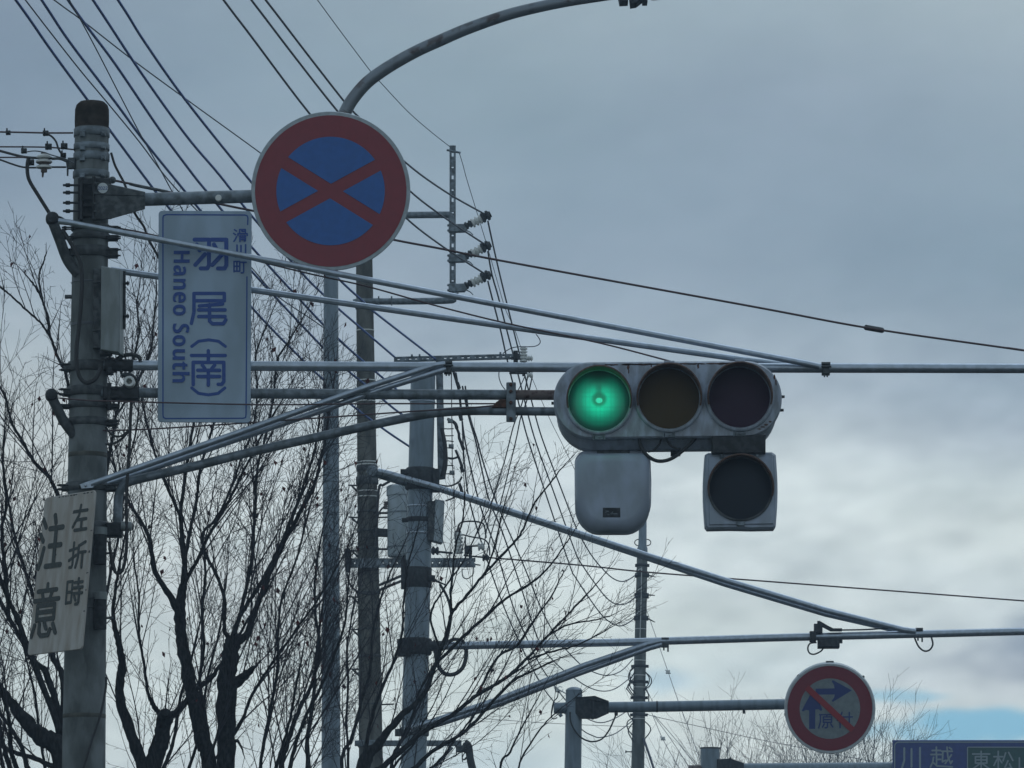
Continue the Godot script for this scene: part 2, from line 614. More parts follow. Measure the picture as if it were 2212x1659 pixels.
func foot(p: Pole) -> Vector3:
	var a := spot(p.top.x, p.top.y, p.d)
	var b := spot(p.bot.x, p.bot.y, p.d)
	return a + (b - a) * (a.y / (a.y - b.y))

func shaft(p: Pole, sides := 28, from := -1.0) -> Shape:
	var s := Shape.new()
	var a := spot(p.top.x, p.top.y, p.d)
	var b := spot(p.bot.x, p.bot.y, p.d)
	var k := a.y / (a.y - b.y)
	var low := lerpf(p.rt, p.rb, k) * mp(p.d)
	var y := p.top.y if from < 0.0 else from
	s.tube(PackedVector3Array([spot(p.x(y), y, p.d), b, foot(p)]), PackedFloat32Array([p.r(y) * mp(p.d), p.rb * mp(p.d), low]), sides)
	return s

func ring(s: Shape, p: Pole, y0: float, y1: float, extra: float, sides := 28) -> void:
	# a strap round the pole with chamfered rims
	var lo := spot(p.x(y1), y1, p.d)
	var hi := spot(p.x(y0), y0, p.d)
	var h := hi.distance_to(lo)
	var m := mp(p.d)
	var ro := (p.r(y1) + extra) * m
	var ri := p.r(y0) * m * 0.9
	var c := minf(h * 0.2, extra * m * 0.5)
	s.lathe(lo, hi - lo, [Vector2(ri, 0), Vector2(ro - c, 0), Vector2(ro, c), Vector2(ro, h - c), Vector2(ro - c, h), Vector2(ri, h)], sides)

func bolt(s: Shape, x0: float, x1: float, y: float, d: float, r: float) -> void:
	# a bolt lying across the view, with a nut near its end
	bar(s, [Vector2(x0, y), Vector2(x1, y)], d, d, r, r, 8, false)
	var e := lerpf(x0, x1, 0.62)
	bar(s, [Vector2(e, y), Vector2(lerpf(x0, x1, 0.85), y)], d, d, r * 1.8, r * 1.8, 6, false)

func stud(s: Shape, x: float, y: float, d: float, r: float, h := 0.02) -> void:
	# a bolt head that faces the road
	var m := mp(d) * r
	s.lathe(spot(x, y, d), Vector3.BACK, [Vector2(m, -0.01), Vector2(m, h * 0.6), Vector2(m * 0.75, h), Vector2(0, h)], 6)

func build_signal_pole() -> void:
	var p := Pole.new(Vector2(199, 222), Vector2(181, 1640), 36.5, 46.5, SIGNAL)
	var t := thing("signal_pole", "weathered grey concrete signal pole with a mossy brown top and long tube arms", "pole", foot(p))
	var m := mp(SIGNAL)
	part(t, "shaft", shaft(p, 36, 268.0), mats.concrete)
	var s := Shape.new()
	var q := spot(p.x(277), 277, SIGNAL)
	var up := spot(p.x(222), 222, SIGNAL) - q
	var hh := up.length()
	s.lathe(q, up, [Vector2(36.9 * m, 0), Vector2(37.6 * m, hh * 0.25), Vector2(37.0 * m, hh * 0.72), Vector2(34.0 * m, hh * 0.9), Vector2(27 * m, hh * 1.02), Vector2(14 * m, hh * 1.07), Vector2(0, hh * 1.08)], 36)
	part(t, "cap", s, mats.moss_cap, "rounded brown mossy pole top")
	for b in [[279, 297, 2.2], [312, 326, 2.0], [332, 349, 2.2], [371, 386, 2.4]]:
		s = Shape.new()
		ring(s, p, b[0], b[1], b[2], 36)
		rect(s, p.x(b[0]) - 26, b[0] + 2, p.x(b[0]) - 14, b[1] - 2, SIGNAL - 0.105, 0.03, 0.004)
		rect(s, p.x(b[0]) + 20, b[0] + 4, p.x(b[0]) + 30, b[1] - 4, SIGNAL - 0.09, 0.03, 0.004)
		stud(s, p.x(b[0]) + 25, (b[0] + b[1]) * 0.5, SIGNAL - 0.09, 2.4)
		part(t, "strap", s, mats.weathered_steel)
	for b in [[486, 500, 4.0], [506, 520, 5.0], [534, 557, 4.5], [782, 804, 5.0], [836, 857, 4.5], [870, 884, 3.0], [904, 921, 3.0], [1043, 1062, 4.5], [1128, 1150, 3.5]]:
		s = Shape.new()
		ring(s, p, b[0], b[1], b[2], 36)
		var cx := p.x(b[0])
		var r := p.r(b[0])
		rect(s, cx + r - 2, b[0] + 1, cx + r + 20, b[1] - 1, SIGNAL - 0.03, 0.05, 0.005)
		if b[0] != 486 and b[0] != 506:
			rect(s, cx - r - 14, b[0] + 2, cx - r + 3, b[1] - 2, SIGNAL - 0.03, 0.05, 0.005)
		var o := part(t, "clamp_band", s, mats.hardware)
		s = Shape.new()
		for yy in [b[0] + 5, b[1] - 5]:
			bolt(s, cx + r - 4, cx + r + 27, yy, SIGNAL - 0.065, 1.8)
			bolt(s, cx - r + 3, cx - r - 24, yy, SIGNAL - 0.065, 1.8)
		part(o, "bolt", s, mats.dark_hardware)
	# the bracket that carries the round sign's arm
	s = Shape.new()
	rect(s, 172, 384, 178, 474, SIGNAL - 0.15, 0.08, 0.004)
	rect(s, 199, 380, 205, 474, SIGNAL - 0.15, 0.08, 0.004)
	rect(s, 168, 384, 240, 472, SIGNAL - 0.10, 0.03, 0.006)
	for yy in [392, 424, 440, 462]:
		rect(s, 178, yy, 199, yy + 5, SIGNAL - 0.135, 0.02, 0.0)
	var br := part(t, "arm_bracket", s, mats.dark_hardware)
	for yy in [400, 416, 438, 456]:
		s = Shape.new()
		bolt(s, 176, 136, yy, SIGNAL - 0.12, 2.6)
		part(br, "bolt", s, mats.dark_hardware)
	for yy in [398, 418, 440, 457]:
		s = Shape.new()
		stud(s, 206, yy, SIGNAL - 0.15, 3.0)
		part(br, "bolt", s, mats.hardware)
	s = Shape.new()
	poly(s, V([203, 421, 313, 424, 313, 451, 237, 473, 203, 473]), SIGNAL - 0.115, 0.012, 0.002)
	poly(s, V([236, 397, 313, 414, 313, 424, 203, 421, 203, 392]), SIGNAL - 0.118, 0.10, 0.004)
	poly(s, V([203, 424, 300, 427, 237, 470, 203, 470]), SIGNAL - 0.05, 0.012, 0.002)
	part(t, "gusset", s, mats.hardware)
	s = Shape.new()
	bar(s, V([296, 431.5, 560, 423.5, 760, 417]), SIGNAL - 0.07, SIGNAL - 0.07, 14.5, 14.0, 20, false)
	part(t, "sign_arm", s, mats.weathered_steel)
	s = Shape.new()
	s.lathe(spot(472, 428, SIGNAL - 0.10), Vector3.BACK, [Vector2(7.2 * m, -0.01), Vector2(7.2 * m, 0.006), Vector2(6 * m, 0.01), Vector2(0, 0.01)], 18)
	part(t, "arm_plug", s, mats.porcelain)
	# dated sticker
	s = Shape.new()
	poly(s, disc_line(222, 406, 11.2, 28), SIGNAL - 0.122, 0.003)
	var st := part(t, "sticker", s, mats.sticker, "round white sticker reading 2022")
	text(st, "2022", 222, 406.5, SIGNAL - 0.1235, 7.2, mats.letter_blue, false, false)
	# stubs with ball heads that hold the stay tubes
	for q2 in [[112, 474, 146, 562, 14.5, 11.5], [110, 855, 138, 910, 13.5, 11.0]]:
		s = Shape.new()
		bar(s, V([q2[0], q2[1], lerpf(q2[0], q2[2], 0.5) , lerpf(q2[1], q2[3], 0.5), q2[2], q2[3], q2[2] + 22, q2[3] + 30]), SIGNAL - 0.14, SIGNAL - 0.06, q2[5], q2[5], 16)
		var o := part(t, "stub_pipe", s, mats.hardware)
		s = Shape.new()
		s.lathe(spot(q2[0], q2[1], SIGNAL - 0.14) + Vector3(0, 0, -0.03), Vector3(0.1, 0.1, 1), [Vector2(0, -0.02), Vector2(q2[4] * m * 0.8, -0.015), Vector2(q2[4] * m, 0.01), Vector2(q2[4] * m, 0.05), Vector2(q2[4] * m * 0.8, 0.068), Vector2(0, 0.075)], 20)
		part(o, "end_cap", s, mats.dark_hardware)
		s = Shape.new()
		bar(s, V([q2[0] + 12, q2[1] - 6, q2[0] + 20, q2[1] - 4, q2[0] + 28, q2[1] + 1]), SIGNAL - 0.15, SIGNAL - 0.15, 2.4, 2.0, 8)
		part(o, "hook", s, mats.dark_hardware)
	# the long arm across the road with its stay tubes
	s = Shape.new()
	bar(s, V([225, 789, 600, 791, 1300, 794, 2212, 796, 3200, 799]), SIGNAL - 0.06, SIGNAL - 0.06, 10.8, 10.4, 20, false)
	part(t, "arm", s, mats.galvanised)
	s = Shape.new()
	bar(s, V([226, 788, 288, 789.5]), SIGNAL - 0.06, SIGNAL - 0.06, 13.5, 13.5, 20, false)
	rect(s, 230, 771, 244, 808, SIGNAL - 0.09, 0.06, 0.006)
	for xx in [237, 262]:
		bar(s, [Vector2(xx, 770), Vector2(xx, 808)], SIGNAL - 0.07, SIGNAL - 0.07, 3.4, 3.4, 6, false)
	part(t, "arm_sleeve", s, mats.dark_hardware)
	s = Shape.new()
	bar(s, V([126, 478, 150, 480.5, 166, 484, 400, 528.5, 1093, 661.5, 1740, 785, 1770, 791.5]), SIGNAL - 0.20, SIGNAL - 0.105, 6.6, 6.6, 14, false)
	part(t, "stay_tube", s, mats.galvanised)
	s = Shape.new()
	bar(s, V([240, 583, 540, 625.5, 1093, 705, 1600, 776, 1790, 799]), SIGNAL + 0.12, SIGNAL + 0.0, 7.2, 6.4, 14, false)
	part(t, "stay_tube", s, mats.galvanised)
	for off in [[196, 1046, 540, 926, 702, 868, 790, 837, 940, 789, 962, 786, -0.13], [215, 1051, 540, 939, 702, 884, 832, 838, 945, 803, 964, 797, -0.02]]:
		s = Shape.new()
		bar(s, V(off.slice(0, 12)), SIGNAL + off[12], SIGNAL - 0.085, 7.0, 6.6, 14, false)
		part(t, "brace_tube", s, mats.galvanised)
	s = Shape.new()
	poly(s, V([172, 1046, 203, 1035, 207, 1046, 200, 1054, 176, 1056]), SIGNAL - 0.14, 0.012, 0.002)
	stud(s, 185, 1048, SIGNAL - 0.14, 3.6)
	part(t, "brace_lug", s, mats.galvanised)
	for c in [[968, 793], [1785, 795.5]]:
		s = Shape.new()
		rect(s, c[0] - 10, c[1] - 14, c[0] + 9, c[1] - 8, SIGNAL - 0.095, 0.07, 0.004)
		rect(s, c[0] - 10, c[1] - 6, c[0] + 11, c[1] - 3, SIGNAL - 0.11, 0.09, 0.002)
		rect(s, c[0] - 9, c[1] - 8, c[0] + 8, c[1] + 13, SIGNAL - 0.09, 0.06, 0.006)
		for k in 2:
			bar(s, [Vector2(c[0] - 4 + k * 6, c[1] + 10), Vector2(c[0] - 4 + k * 6, c[1] + 19)], SIGNAL - 0.08, SIGNAL - 0.08, 1.8, 1.8, 8, false)
		part(t, "arm_clamp", s, mats.hardware)
	# the two tubes that carry the traffic light
	s = Shape.new()
	bar(s, V([215, 848, 700, 851, 1093, 853]), SIGNAL - 0.06, SIGNAL - 0.06, 11.2, 11.2, 20, false)
	part(t, "light_arm", s, mats.weathered_steel)
	s = Shape.new()
	bar(s, V([1093, 853, 1215, 853.5]), SIGNAL - 0.06, SIGNAL - 0.06, 11.0, 11.0, 20, false)
	part(t, "arm_tip", s, mats.rusted_pipe, "rusty end of the light arm")
	s = Shape.new()
	rect(s, 222, 834, 300, 862, SIGNAL - 0.10, 0.09, 0.008)
	rect(s, 232, 826, 240, 885, SIGNAL - 0.11, 0.04, 0.004)
	for yy in [838, 858, 878]:
		bolt(s, 238, 256, yy, SIGNAL - 0.11, 2.6)
	part(t, "light_arm_socket", s, mats.dark_hardware)
	s = Shape.new()
	bar(s, V([254, 1142, 254.5, 1100, 257, 1068, 268, 1049, 292, 1037, 420, 1007, 540, 977, 695, 942, 790, 921, 882, 902, 935, 893, 990, 888.5, 1040, 887.5, 1093, 888, 1215, 889]), SIGNAL - 0.06, SIGNAL - 0.06, 10.0, 9.4, 18)
	part(t, "curved_arm", s, mats.weathered_steel)
	s = Shape.new()
	rect(s, 228, 1128, 263, 1158, SIGNAL - 0.10, 0.10, 0.008)
	bar(s, V([258, 1138, 286, 1138]), SIGNAL - 0.08, SIGNAL - 0.08, 8, 8, 12, false)
	part(t, "curved_arm_socket", s, mats.dark_hardware)
	s = Shape.new()
	bar(s, V([262, 1137, 284, 1137]), SIGNAL - 0.11, SIGNAL - 0.11, 11, 10, 14, false)
	part(t, "insulator_knob", s, mats.box_grey)
	s = Shape.new()
	poly(s, rounded(1104, 868.5, 10.5, 43, 2.5), SIGNAL - 0.105, 0.012, 0.003)
	rect(s, 1095, 842, 1113, 863, SIGNAL - 0.10, 0.03, 0.004)
	rect(s, 1095, 879, 1113, 897, SIGNAL - 0.10, 0.03, 0.004)
	var cp := part(t, "clamp_plate", s, mats.weathered_steel)
	for yy in [831, 846, 870, 905]:
		s = Shape.new()
		stud(s, 1103.5, yy, SIGNAL - 0.105, 4.0, 0.025)
		part(cp, "bolt", s, mats.rust)
	s = Shape.new()
	poly(s, V([1072, 868, 1080, 862, 1096, 862, 1096, 881, 1062, 881, 1064, 876]), SIGNAL - 0.09, 0.05, 0.006)
	part(cp, "wire_anchor", s, mats.rust)
	# pipe end under the arm, with a pale ring
	s = Shape.new()
	bar(s, V([262, 812, 276, 810, 290, 818, 291, 840]), SIGNAL - 0.10, SIGNAL - 0.08, 5, 6, 12)
	var pe := part(t, "gooseneck", s, mats.dark_hardware)
	s = Shape.new()
	s.lathe(spot(279, 823.5, SIGNAL - 0.17), Vector3.BACK, [Vector2(11.5 * m, -0.08), Vector2(11.8 * m, 0.0), Vector2(11 * m, 0.005), Vector2(6.5 * m, 0.005), Vector2(6.2 * m, 0.0), Vector2(6.0 * m, -0.06), Vector2(0, -0.06)], 24)
	part(pe, "pipe_mouth", s, mats.porcelain)
	# sign clamps low on the pole
	for y0 in [1139, 1279]:
		s = Shape.new()
		bar(s, [Vector2(217, y0 + 12), Vector2(216, y0 + 80)], SIGNAL - 0.12, SIGNAL - 0.12, 14.0, 14.0, 20, false)
		var cl := part(t, "sign_clamp", s, mats.dark_hardware)
		s = Shape.new()
		bar(s, [Vector2(218, y0), Vector2(217.5, y0 + 16)], SIGNAL - 0.125, SIGNAL - 0.125, 13.6, 14.4, 20, false)
		part(cl, "clamp_cover", s, mats.box_grey)
		s = Shape.new()
		for k in 2:
			bar(s, [Vector2(186, y0 + 13 + k * 19), Vector2(232, y0 + 12 + k * 19)], SIGNAL - 0.16, SIGNAL - 0.10, 1.6, 1.6, 8, false)
		bolt(s, 226, 245, y0 + 56, SIGNAL - 0.10, 2.4)
		part(cl, "bolt", s, mats.hardware)
	for yy in [703, 700, 610]:
		s = Shape.new()
		ring(s, p, yy, yy + 3, 1.0, 36)
		part(t, "wire_tie", s, mats.grey_wire)
	s = Shape.new()
	bar(s, [Vector2(140, 641), Vector2(165, 641)], SIGNAL, SIGNAL, 4.5, 4.5, 10, false)
	part(t, "step_socket", s, mats.hardware)
	s = Shape.new()
	ring(s, p, 1543, 1552, 0.35, 36)
	part(t, "joint_ring", s, mats.concrete_warm)
	s = Shape.new()
	ring(s, p, 979, 989, 0.35, 36)
	part(t, "joint_ring", s, mats.concrete_warm)

	# control box on the pole
	var bx := thing("junction_box", "grey upright junction box strapped to the concrete signal pole", "electrical box", spot(232, 762, SIGNAL - 0.14))
	s = Shape.new()
	var b0 := spot(218, 574, SIGNAL - 0.20)
	var b1 := spot(260, 582, SIGNAL - 0.20)
	var b2 := spot(259, 763, SIGNAL - 0.20)
	var b3 := spot(217, 756, SIGNAL - 0.20)
	s.plate(PackedVector3Array([b0, b1, b2, b3]), Vector3(-0.12, 0, 1), 0.13, 0.006)
	part(bx, "housing", s, mats.box_grey)
	s = Shape.new()
	rect(s, 201, 580, 219, 752, SIGNAL - 0.13, 0.07, 0.004)
	rect(s, 215, 757, 240, 766, SIGNAL - 0.15, 0.08, 0.004)
	part(bx, "back_rail", s, mats.hardware)
	s = Shape.new()
	rect(s, 262, 585, 271, 709, SIGNAL - 0.12, 0.03, 0.004)
	for yy in [612, 683]:
		bolt(s, 268, 279, yy, SIGNAL - 0.12, 3.2)
	part(bx, "hinge_rail", s, mats.dark_hardware)
	s = Shape.new()
	for yy in [610, 714]:
		bar(s, [Vector2(200, yy), Vector2(217, yy - 1)], SIGNAL - 0.17, SIGNAL - 0.17, 3.0, 3.0, 8, false)
	part(bx, "strap_screw", s, mats.hardware)

	# spool insulator and connectors at the pole top
	var ins := thing("spool_insulator", "brown and white spool insulator hanging beside the mossy pole top", "insulator", spot(95, 375, SIGNAL - 0.05))
	s = Shape.new()
	for k in [[334, 16, 4], [344, 18, 4], [356, 17, 5]]:
		var c := spot(95, k[0] + 8, SIGNAL - 0.05)
		s.lathe(c, Vector3.UP, [Vector2(6 * m, 0), Vector2(k[1] * m, 1 * m), Vector2(k[1] * m, k[2] * m), Vector2(8 * m, 9 * m), Vector2(6 * m, 10 * m)], 20)
	part(ins, "shed", s, mats.porcelain)
	s = Shape.new()
	bar(s, V([95, 330, 95, 372]), SIGNAL - 0.05, SIGNAL - 0.05, 7.0, 7.0, 14, false)
	bar(s, V([93, 370, 92, 383]), SIGNAL - 0.05, SIGNAL - 0.05, 3.0, 2.0, 8, false)
	s.lathe(spot(95, 350, SIGNAL - 0.05), Vector3.UP, [Vector2(10 * m, -5 * m), Vector2(15.5 * m, -3 * m), Vector2(15.5 * m, 3 * m), Vector2(10 * m, 5 * m)], 20)
	part(ins, "core", s, mats.brown_porcelain)
	s = Shape.new()
	rect(s, 146, 340, 162, 364, SIGNAL - 0.06, 0.03, 0.003)
	bar(s, V([112, 343, 130, 343, 150, 351]), SIGNAL - 0.05, SIGNAL - 0.05, 3.0, 3.0, 8)
	bar(s, V([144, 345, 146, 362, 146, 380]), SIGNAL - 0.05, SIGNAL - 0.05, 2.4, 2.0, 8)
	part(ins, "holder", s, mats.hardware)
	for c in [[17, 285, 5], [98, 286, 6], [104, 315, 7], [138, 314, 7], [51, 324, 6], [136, 334, 6], [66, 349, 7]]:
		s = Shape.new()
		rect(s, c[0] - c[2], c[1] - c[2] * 0.8, c[0] + c[2], c[1] + c[2] * 0.9, SIGNAL - 0.07, 0.04, 0.008)
		bar(s, [Vector2(c[0] - 2, c[1] - c[2] - 3), Vector2(c[0] - 2, c[1] + c[2] + 2)], SIGNAL - 0.06, SIGNAL - 0.06, 1.8, 1.8, 6, false)
		single("cable_connector", s, mats.dark_hardware, "small dark clamp on the thin wires beside the mossy pole top", "connector", "clamps on the service wires")

	# cables on the pole
	for c in [
		["thick black cable hanging straight down beside the signal pole into a loop", [284, 868, 282, 900, 280, 956, 276, 1020, 273, 1090, 274, 1150, 272, 1200, 264, 1232, 252, 1238, 243, 1222, 238, 1190, 236, 1170], 0.13, 3.6],
		["black cable curving down the front of the signal pole past the junction box", [134, 496, 145, 512, 161, 540, 174, 570, 177, 610, 172, 690, 165, 760, 169, 806, 184, 826, 206, 819, 219, 792], 0.185, 4.6],
		["black cable arching over the base of the long arm", [250, 779, 262, 770, 280, 766, 298, 770, 304, 779], 0.08, 4.6],
		["thin dark cable slanting across the foot of the signal pole", [229, 1462, 228, 1490, 217, 1544, 198, 1600, 180, 1660, 160, 1720], 0.17, 2.6],
		["dark bundled cable hanging from the pole top behind the round sign's arm", [240, 330, 248, 356, 258, 376, 271, 402, 290, 458, 311, 490, 318, 512, 328, 530, 345, 560], 0.0, 2.8],
		["dark hose from the spool insulator down to the ball-headed stub", [62, 340, 59, 356, 60, 378, 66, 395, 82, 421, 107, 461], 0.1, 4.2],
		["small dark loop of cable under the light arm's socket", [228, 922, 240, 938, 256, 943, 268, 938, 281, 926], 0.1, 2.4],
		["dark cable sagging from the pole to the loop beside the curved arm", [228, 960, 246, 958, 262, 948, 280, 930], 0.1, 2.6],
	]:
		s = Shape.new()
		bar(s, V(c[1]), SIGNAL - c[2], SIGNAL - c[2], c[3], c[3], 10)
		single("cable", s, mats.cable, c[0], "cable")

func text(parent: Node3D, words: String, x: float, y: float, d: float, height: float, m: Material, down: bool, bold := true) -> void:
	# flat lettering on a plate that faces the road; down turns it a quarter so that it reads downwards
	var f := SystemFont.new()
	f.font_names = PackedStringArray(["Droid Sans"])
	f.font_weight = 700 if bold else 400
	var tm := TextMesh.new()
	tm.text = words
	tm.font = f
	tm.font_size = 64
	tm.pixel_size = height * mp(d) / 46.0
	tm.depth = 0.003
	tm.curve_step = 1.0
	tm.material = m
	var o := MeshInstance3D.new()
	o.name = "lettering"
	o.mesh = tm
	parent.add_child(o, true)
	var top: Node3D = parent
	var base := Vector3.ZERO
	while top != self:
		base += top.position
		top = top.get_parent()
	o.position = spot(x, y, d) - base
	if down:
		o.rotation.z = -PI * 0.5
# ---------------------------------------------------------------- the signal pole across the junction
func build_far_signal_pole() -> void:
	var D := FAR_SIGNAL
	var p := Pole.new(Vector2(914.5, 790), Vector2(894, 1619), 26.6, 27.6, D)
	var t := thing("signal_pole", "plain grey pole across the junction carrying a tube arm with paired stays", "pole", foot(p))
	var m := mp(D)
	part(t, "shaft", shaft(p, 30), mats.pole_steel)
	var s := Shape.new()
	ring(s, p, 1011, 1059, 6.0)
	rect(s, 865, 1013, 890, 1024, D - 0.1, 0.1, 0.006)
	rect(s, 934, 1012, 949, 1062, D - 0.12, 0.1, 0.006)
	part(t, "collar", s, mats.dark_hardware)
	s = Shape.new()
	ring(s, p, 1379, 1415, 6.0)
	rect(s, 858, 1380, 888, 1417, D - 0.14, 0.1, 0.006)
	for xx in [868, 880, 892, 905]:
		rect(s, xx, 1378, xx + 3, 1416, D - 0.17, 0.04, 0.0)
	part(t, "collar", s, mats.dark_hardware)
	for y in [866, 1092, 1150]:
		s = Shape.new()
		ring(s, p, y, y + 4, 1.2)
		part(t, "strap", s, mats.galvanised)
	s = Shape.new()
	bar(s, V([868, 1124, 882, 1123]), D - 0.13, D - 0.13, 5, 5, 10, false)
	ring(s, p, 1118, 1128, 2.0)
	part(t, "strap", s, mats.dark_hardware)
	s = Shape.new()
	bar(s, V([926, 1396, 1330, 1388, 1659, 1378, 2212, 1364, 3000, 1344]), D - 0.05, D - 0.05, 8.4, 8.0, 18, false)
	part(t, "arm", s, mats.galvanised)
	s = Shape.new()
	bar(s, V([915, 1396, 958, 1395]), D - 0.05, D - 0.05, 11, 11, 16, false)
	for xx in [928, 938]:
		bar(s, [Vector2(xx, 1382), Vector2(xx, 1410)], D - 0.06, D - 0.06, 2.6, 2.6, 6, false)
	part(t, "arm_sleeve", s, mats.dark_hardware)
	s = Shape.new()
	bar(s, V([816, 1018, 835, 1022, 942, 1052, 1399, 1200, 1566, 1253, 1784, 1318, 1950, 1360, 1978, 1364]), D - 0.24, D - 0.09, 6.8, 6.2, 14, false)
	part(t, "stay_tube", s, mats.galvanised)
	s = Shape.new()
	bar(s, V([900, 1040, 1399, 1206, 1566, 1262, 1784, 1327, 1955, 1366, 1980, 1369]), D + 0.14, D - 0.02, 6.4, 5.6, 14, false)
	part(t, "stay_tube", s, mats.galvanised)
	s = Shape.new()
	bar(s, V([804, 1020, 835, 1030, 880, 1044]), D - 0.16, D - 0.04, 9.0, 8.0, 14)
	var o := part(t, "stub_pipe", s, mats.weathered_steel)
	s = Shape.new()
	s.lathe(spot(804, 1018, D - 0.2), Vector3(-0.15, 0.05, 1), [Vector2(12 * m, -0.06), Vector2(12.5 * m, 0.0), Vector2(11 * m, 0.02), Vector2(0, 0.028)], 20)
	part(o, "end_cap", s, mats.weathered_steel)
	for q in [[878, 1574, 930, 1560, 1080, 1510, 1260, 1438, 1400, 1391, 1428, 1385, -0.12], [896, 1577, 950, 1563, 1080, 1520, 1235, 1460, 1405, 1399, 1430, 1392, 0.08]]:
		s = Shape.new()
		bar(s, V(q.slice(0, 12)), D + q[12], D - 0.07, 6.6, 6.0, 14, false)
		part(t, "brace_tube", s, mats.galvanised)
	s = Shape.new()
	ring(s, p, 1572, 1590, 4.0)
	rect(s, 853, 1574, 880, 1590, D - 0.05, 0.05, 0.006)
	part(t, "collar", s, mats.hardware)
	s = Shape.new()
	rect(s, 873, 1567, 892, 1580, D - 0.19, 0.02, 0.003)
	part(t, "brace_lug", s, mats.galvanised)
	for c in [[1437, 1388], [1986, 1367]]:
		s = Shape.new()
		rect(s, c[0] - 8, c[1] - 11, c[0] + 8, c[1] - 6, D - 0.09, 0.08, 0.003)
		rect(s, c[0] - 8, c[1] - 6, c[0] + 8, c[1] + 10, D - 0.08, 0.07, 0.005)
		for k in 2:
			bar(s, [Vector2(c[0] - 3 + k * 9, c[1] + 9), Vector2(c[0] - 3 + k * 9, c[1] + 17 + k * 3)], D - 0.07, D - 0.07, 1.8, 1.8, 8, false)
		part(t, "arm_clamp", s, mats.hardware)
	s = Shape.new()
	ring(s, p, 1226, 1270, 2.0)
	rect(s, 866, 1208, 876, 1271, D - 0.08, 0.1, 0.004)
	bar(s, V([925, 1249, 940, 1250]), D - 0.08, D - 0.08, 7.5, 7.5, 12, false)
	bar(s, V([938, 1253, 952, 1259, 966, 1265]), D - 0.08, D - 0.08, 3.0, 1.2, 8)
	part(t, "bracket", s, mats.dark_hardware)
	# tall steel upright on the back of the pole with its slotted crossarm
	s = Shape.new()
	poly(s, V([941, 770, 956, 770, 962, 1034, 946, 1036]), D + 0.06, 0.05, 0.004)
	part(t, "upright", s, mats.weathered_steel)
	slotted(t, "crossarm", 851, 776, 1128, 769, 11.0, D + 0.0, 22)
	# vehicle detector
	var dt := thing("vehicle_detector", "small black vehicle detector clamped on the far signal arm", "detector", spot(1785, 1398, D - 0.1))
	s = Shape.new()
	rect(s, 1750, 1363, 1763, 1385, D - 0.13, 0.14, 0.008)
	rect(s, 1759, 1347, 1777, 1366, D - 0.12, 0.1, 0.006)
	part(dt, "clamp", s, mats.dark_hardware)
	s = Shape.new()
	poly(s, V([1766, 1341, 1771, 1341, 1790, 1352, 1800, 1357, 1819, 1357, 1819, 1363, 1795, 1363, 1778, 1354, 1766, 1354]), D - 0.12, 0.07, 0.004)
	part(dt, "hood", s, mats.dark_hardware)
	s = Shape.new()
	rect(s, 1768, 1379, 1814, 1398, D - 0.16, 0.2, 0.01)
	rect(s, 1812, 1381, 1820, 1389, D - 0.12, 0.05, 0.004)
	part(dt, "sensor_body", s, mats.dark_hardware)
	s = Shape.new()
	bar(s, V([1764, 1388, 1750, 1390, 1745, 1400, 1749, 1411, 1760, 1413, 1774, 1406, 1780, 1397]), D - 0.1, D - 0.1, 1.7, 1.7, 8)
	part(dt, "lead", s, mats.cable)
	s = Shape.new()
	bar(s, V([1817, 1361, 1870, 1360, 1930, 1357, 1976, 1362]), D - 0.1, D - 0.1, 1.7, 1.7, 8)
	part(dt, "lead", s, mats.cable)
	s = Shape.new()
	bar(s, V([1975, 1376, 1984, 1396, 1996, 1406, 2008, 1404, 2015, 1392, 2012, 1377]), D - 0.09, D - 0.09, 1.9, 1.9, 8)
	single("cable", s, mats.cable, "thin dark loop of cable below the clamp where the far arm's stays end", "cable")
	s = Shape.new()
	bar(s, V([941, 1402, 943, 1425, 949, 1443, 963, 1456, 982, 1456, 998, 1444, 1006, 1424, 1007, 1402]), D - 0.1, D - 0.1, 4.4, 4.4, 12)
	single("cable", s, mats.cable, "thick black loop of cable hanging under the far arm's sleeve", "cable")
	s = Shape.new()
	bar(s, V([950, 1262, 964, 1285, 972, 1310, 974, 1335, 968, 1372, 962, 1392]), D - 0.1, D - 0.1, 3.0, 3.0, 10)
	single("cable", s, mats.cable, "black cable bowing out from the far pole above its arm", "cable")
	s = Shape.new()
	bar(s, V([968, 1388, 980, 1381, 996, 1383, 1004, 1389]), D - 0.1, D - 0.1, 4.4, 3.0, 10)
	single("cable", s, mats.cable, "short black cable hump lying on the far signal arm", "cable")
	# boxes on and behind it
	var bx := thing("meter_box", "pale narrow steel box on the side of the far signal pole", "electrical box", spot(945, 1172, D - 0.05))
	s = Shape.new()
	s.plate(PackedVector3Array([spot(941, 1078, D - 0.12), spot(961, 1081, D - 0.12), spot(957, 1173, D - 0.12), spot(937, 1168, D - 0.12)]), Vector3(0.15, 0, 1), 0.16, 0.006)
	part(bx, "door", s, mats.transformer_grey)
	s = Shape.new()
	rect(s, 924, 1082, 941, 1168, D - 0.11, 0.14, 0.004)
	part(bx, "frame", s, mats.hardware)
	s = Shape.new()
	for k in 6:
		rect(s, 941 + k * 2.5, 1146 + (k % 3) * 3, 943 + k * 2.5, 1147.2 + (k % 3) * 3, D - 0.125, 0.003)
	part(bx, "vent_slits", s, mats.dark_hardware)
	# cable rack on the right of the upright: rungs, clips and twisted joints
	var rk := thing("cable_rack", "thin wire rack of rungs and cable joints beside the far pole", "cable rack", spot(975, 1036, D + 0.1))
	s = Shape.new()
	bar(s, V([975, 806, 977, 1000, 979, 1032]), D + 0.08, D + 0.08, 1.2, 1.2, 6, false)
	part(rk, "rod", s, mats.rust_wire)
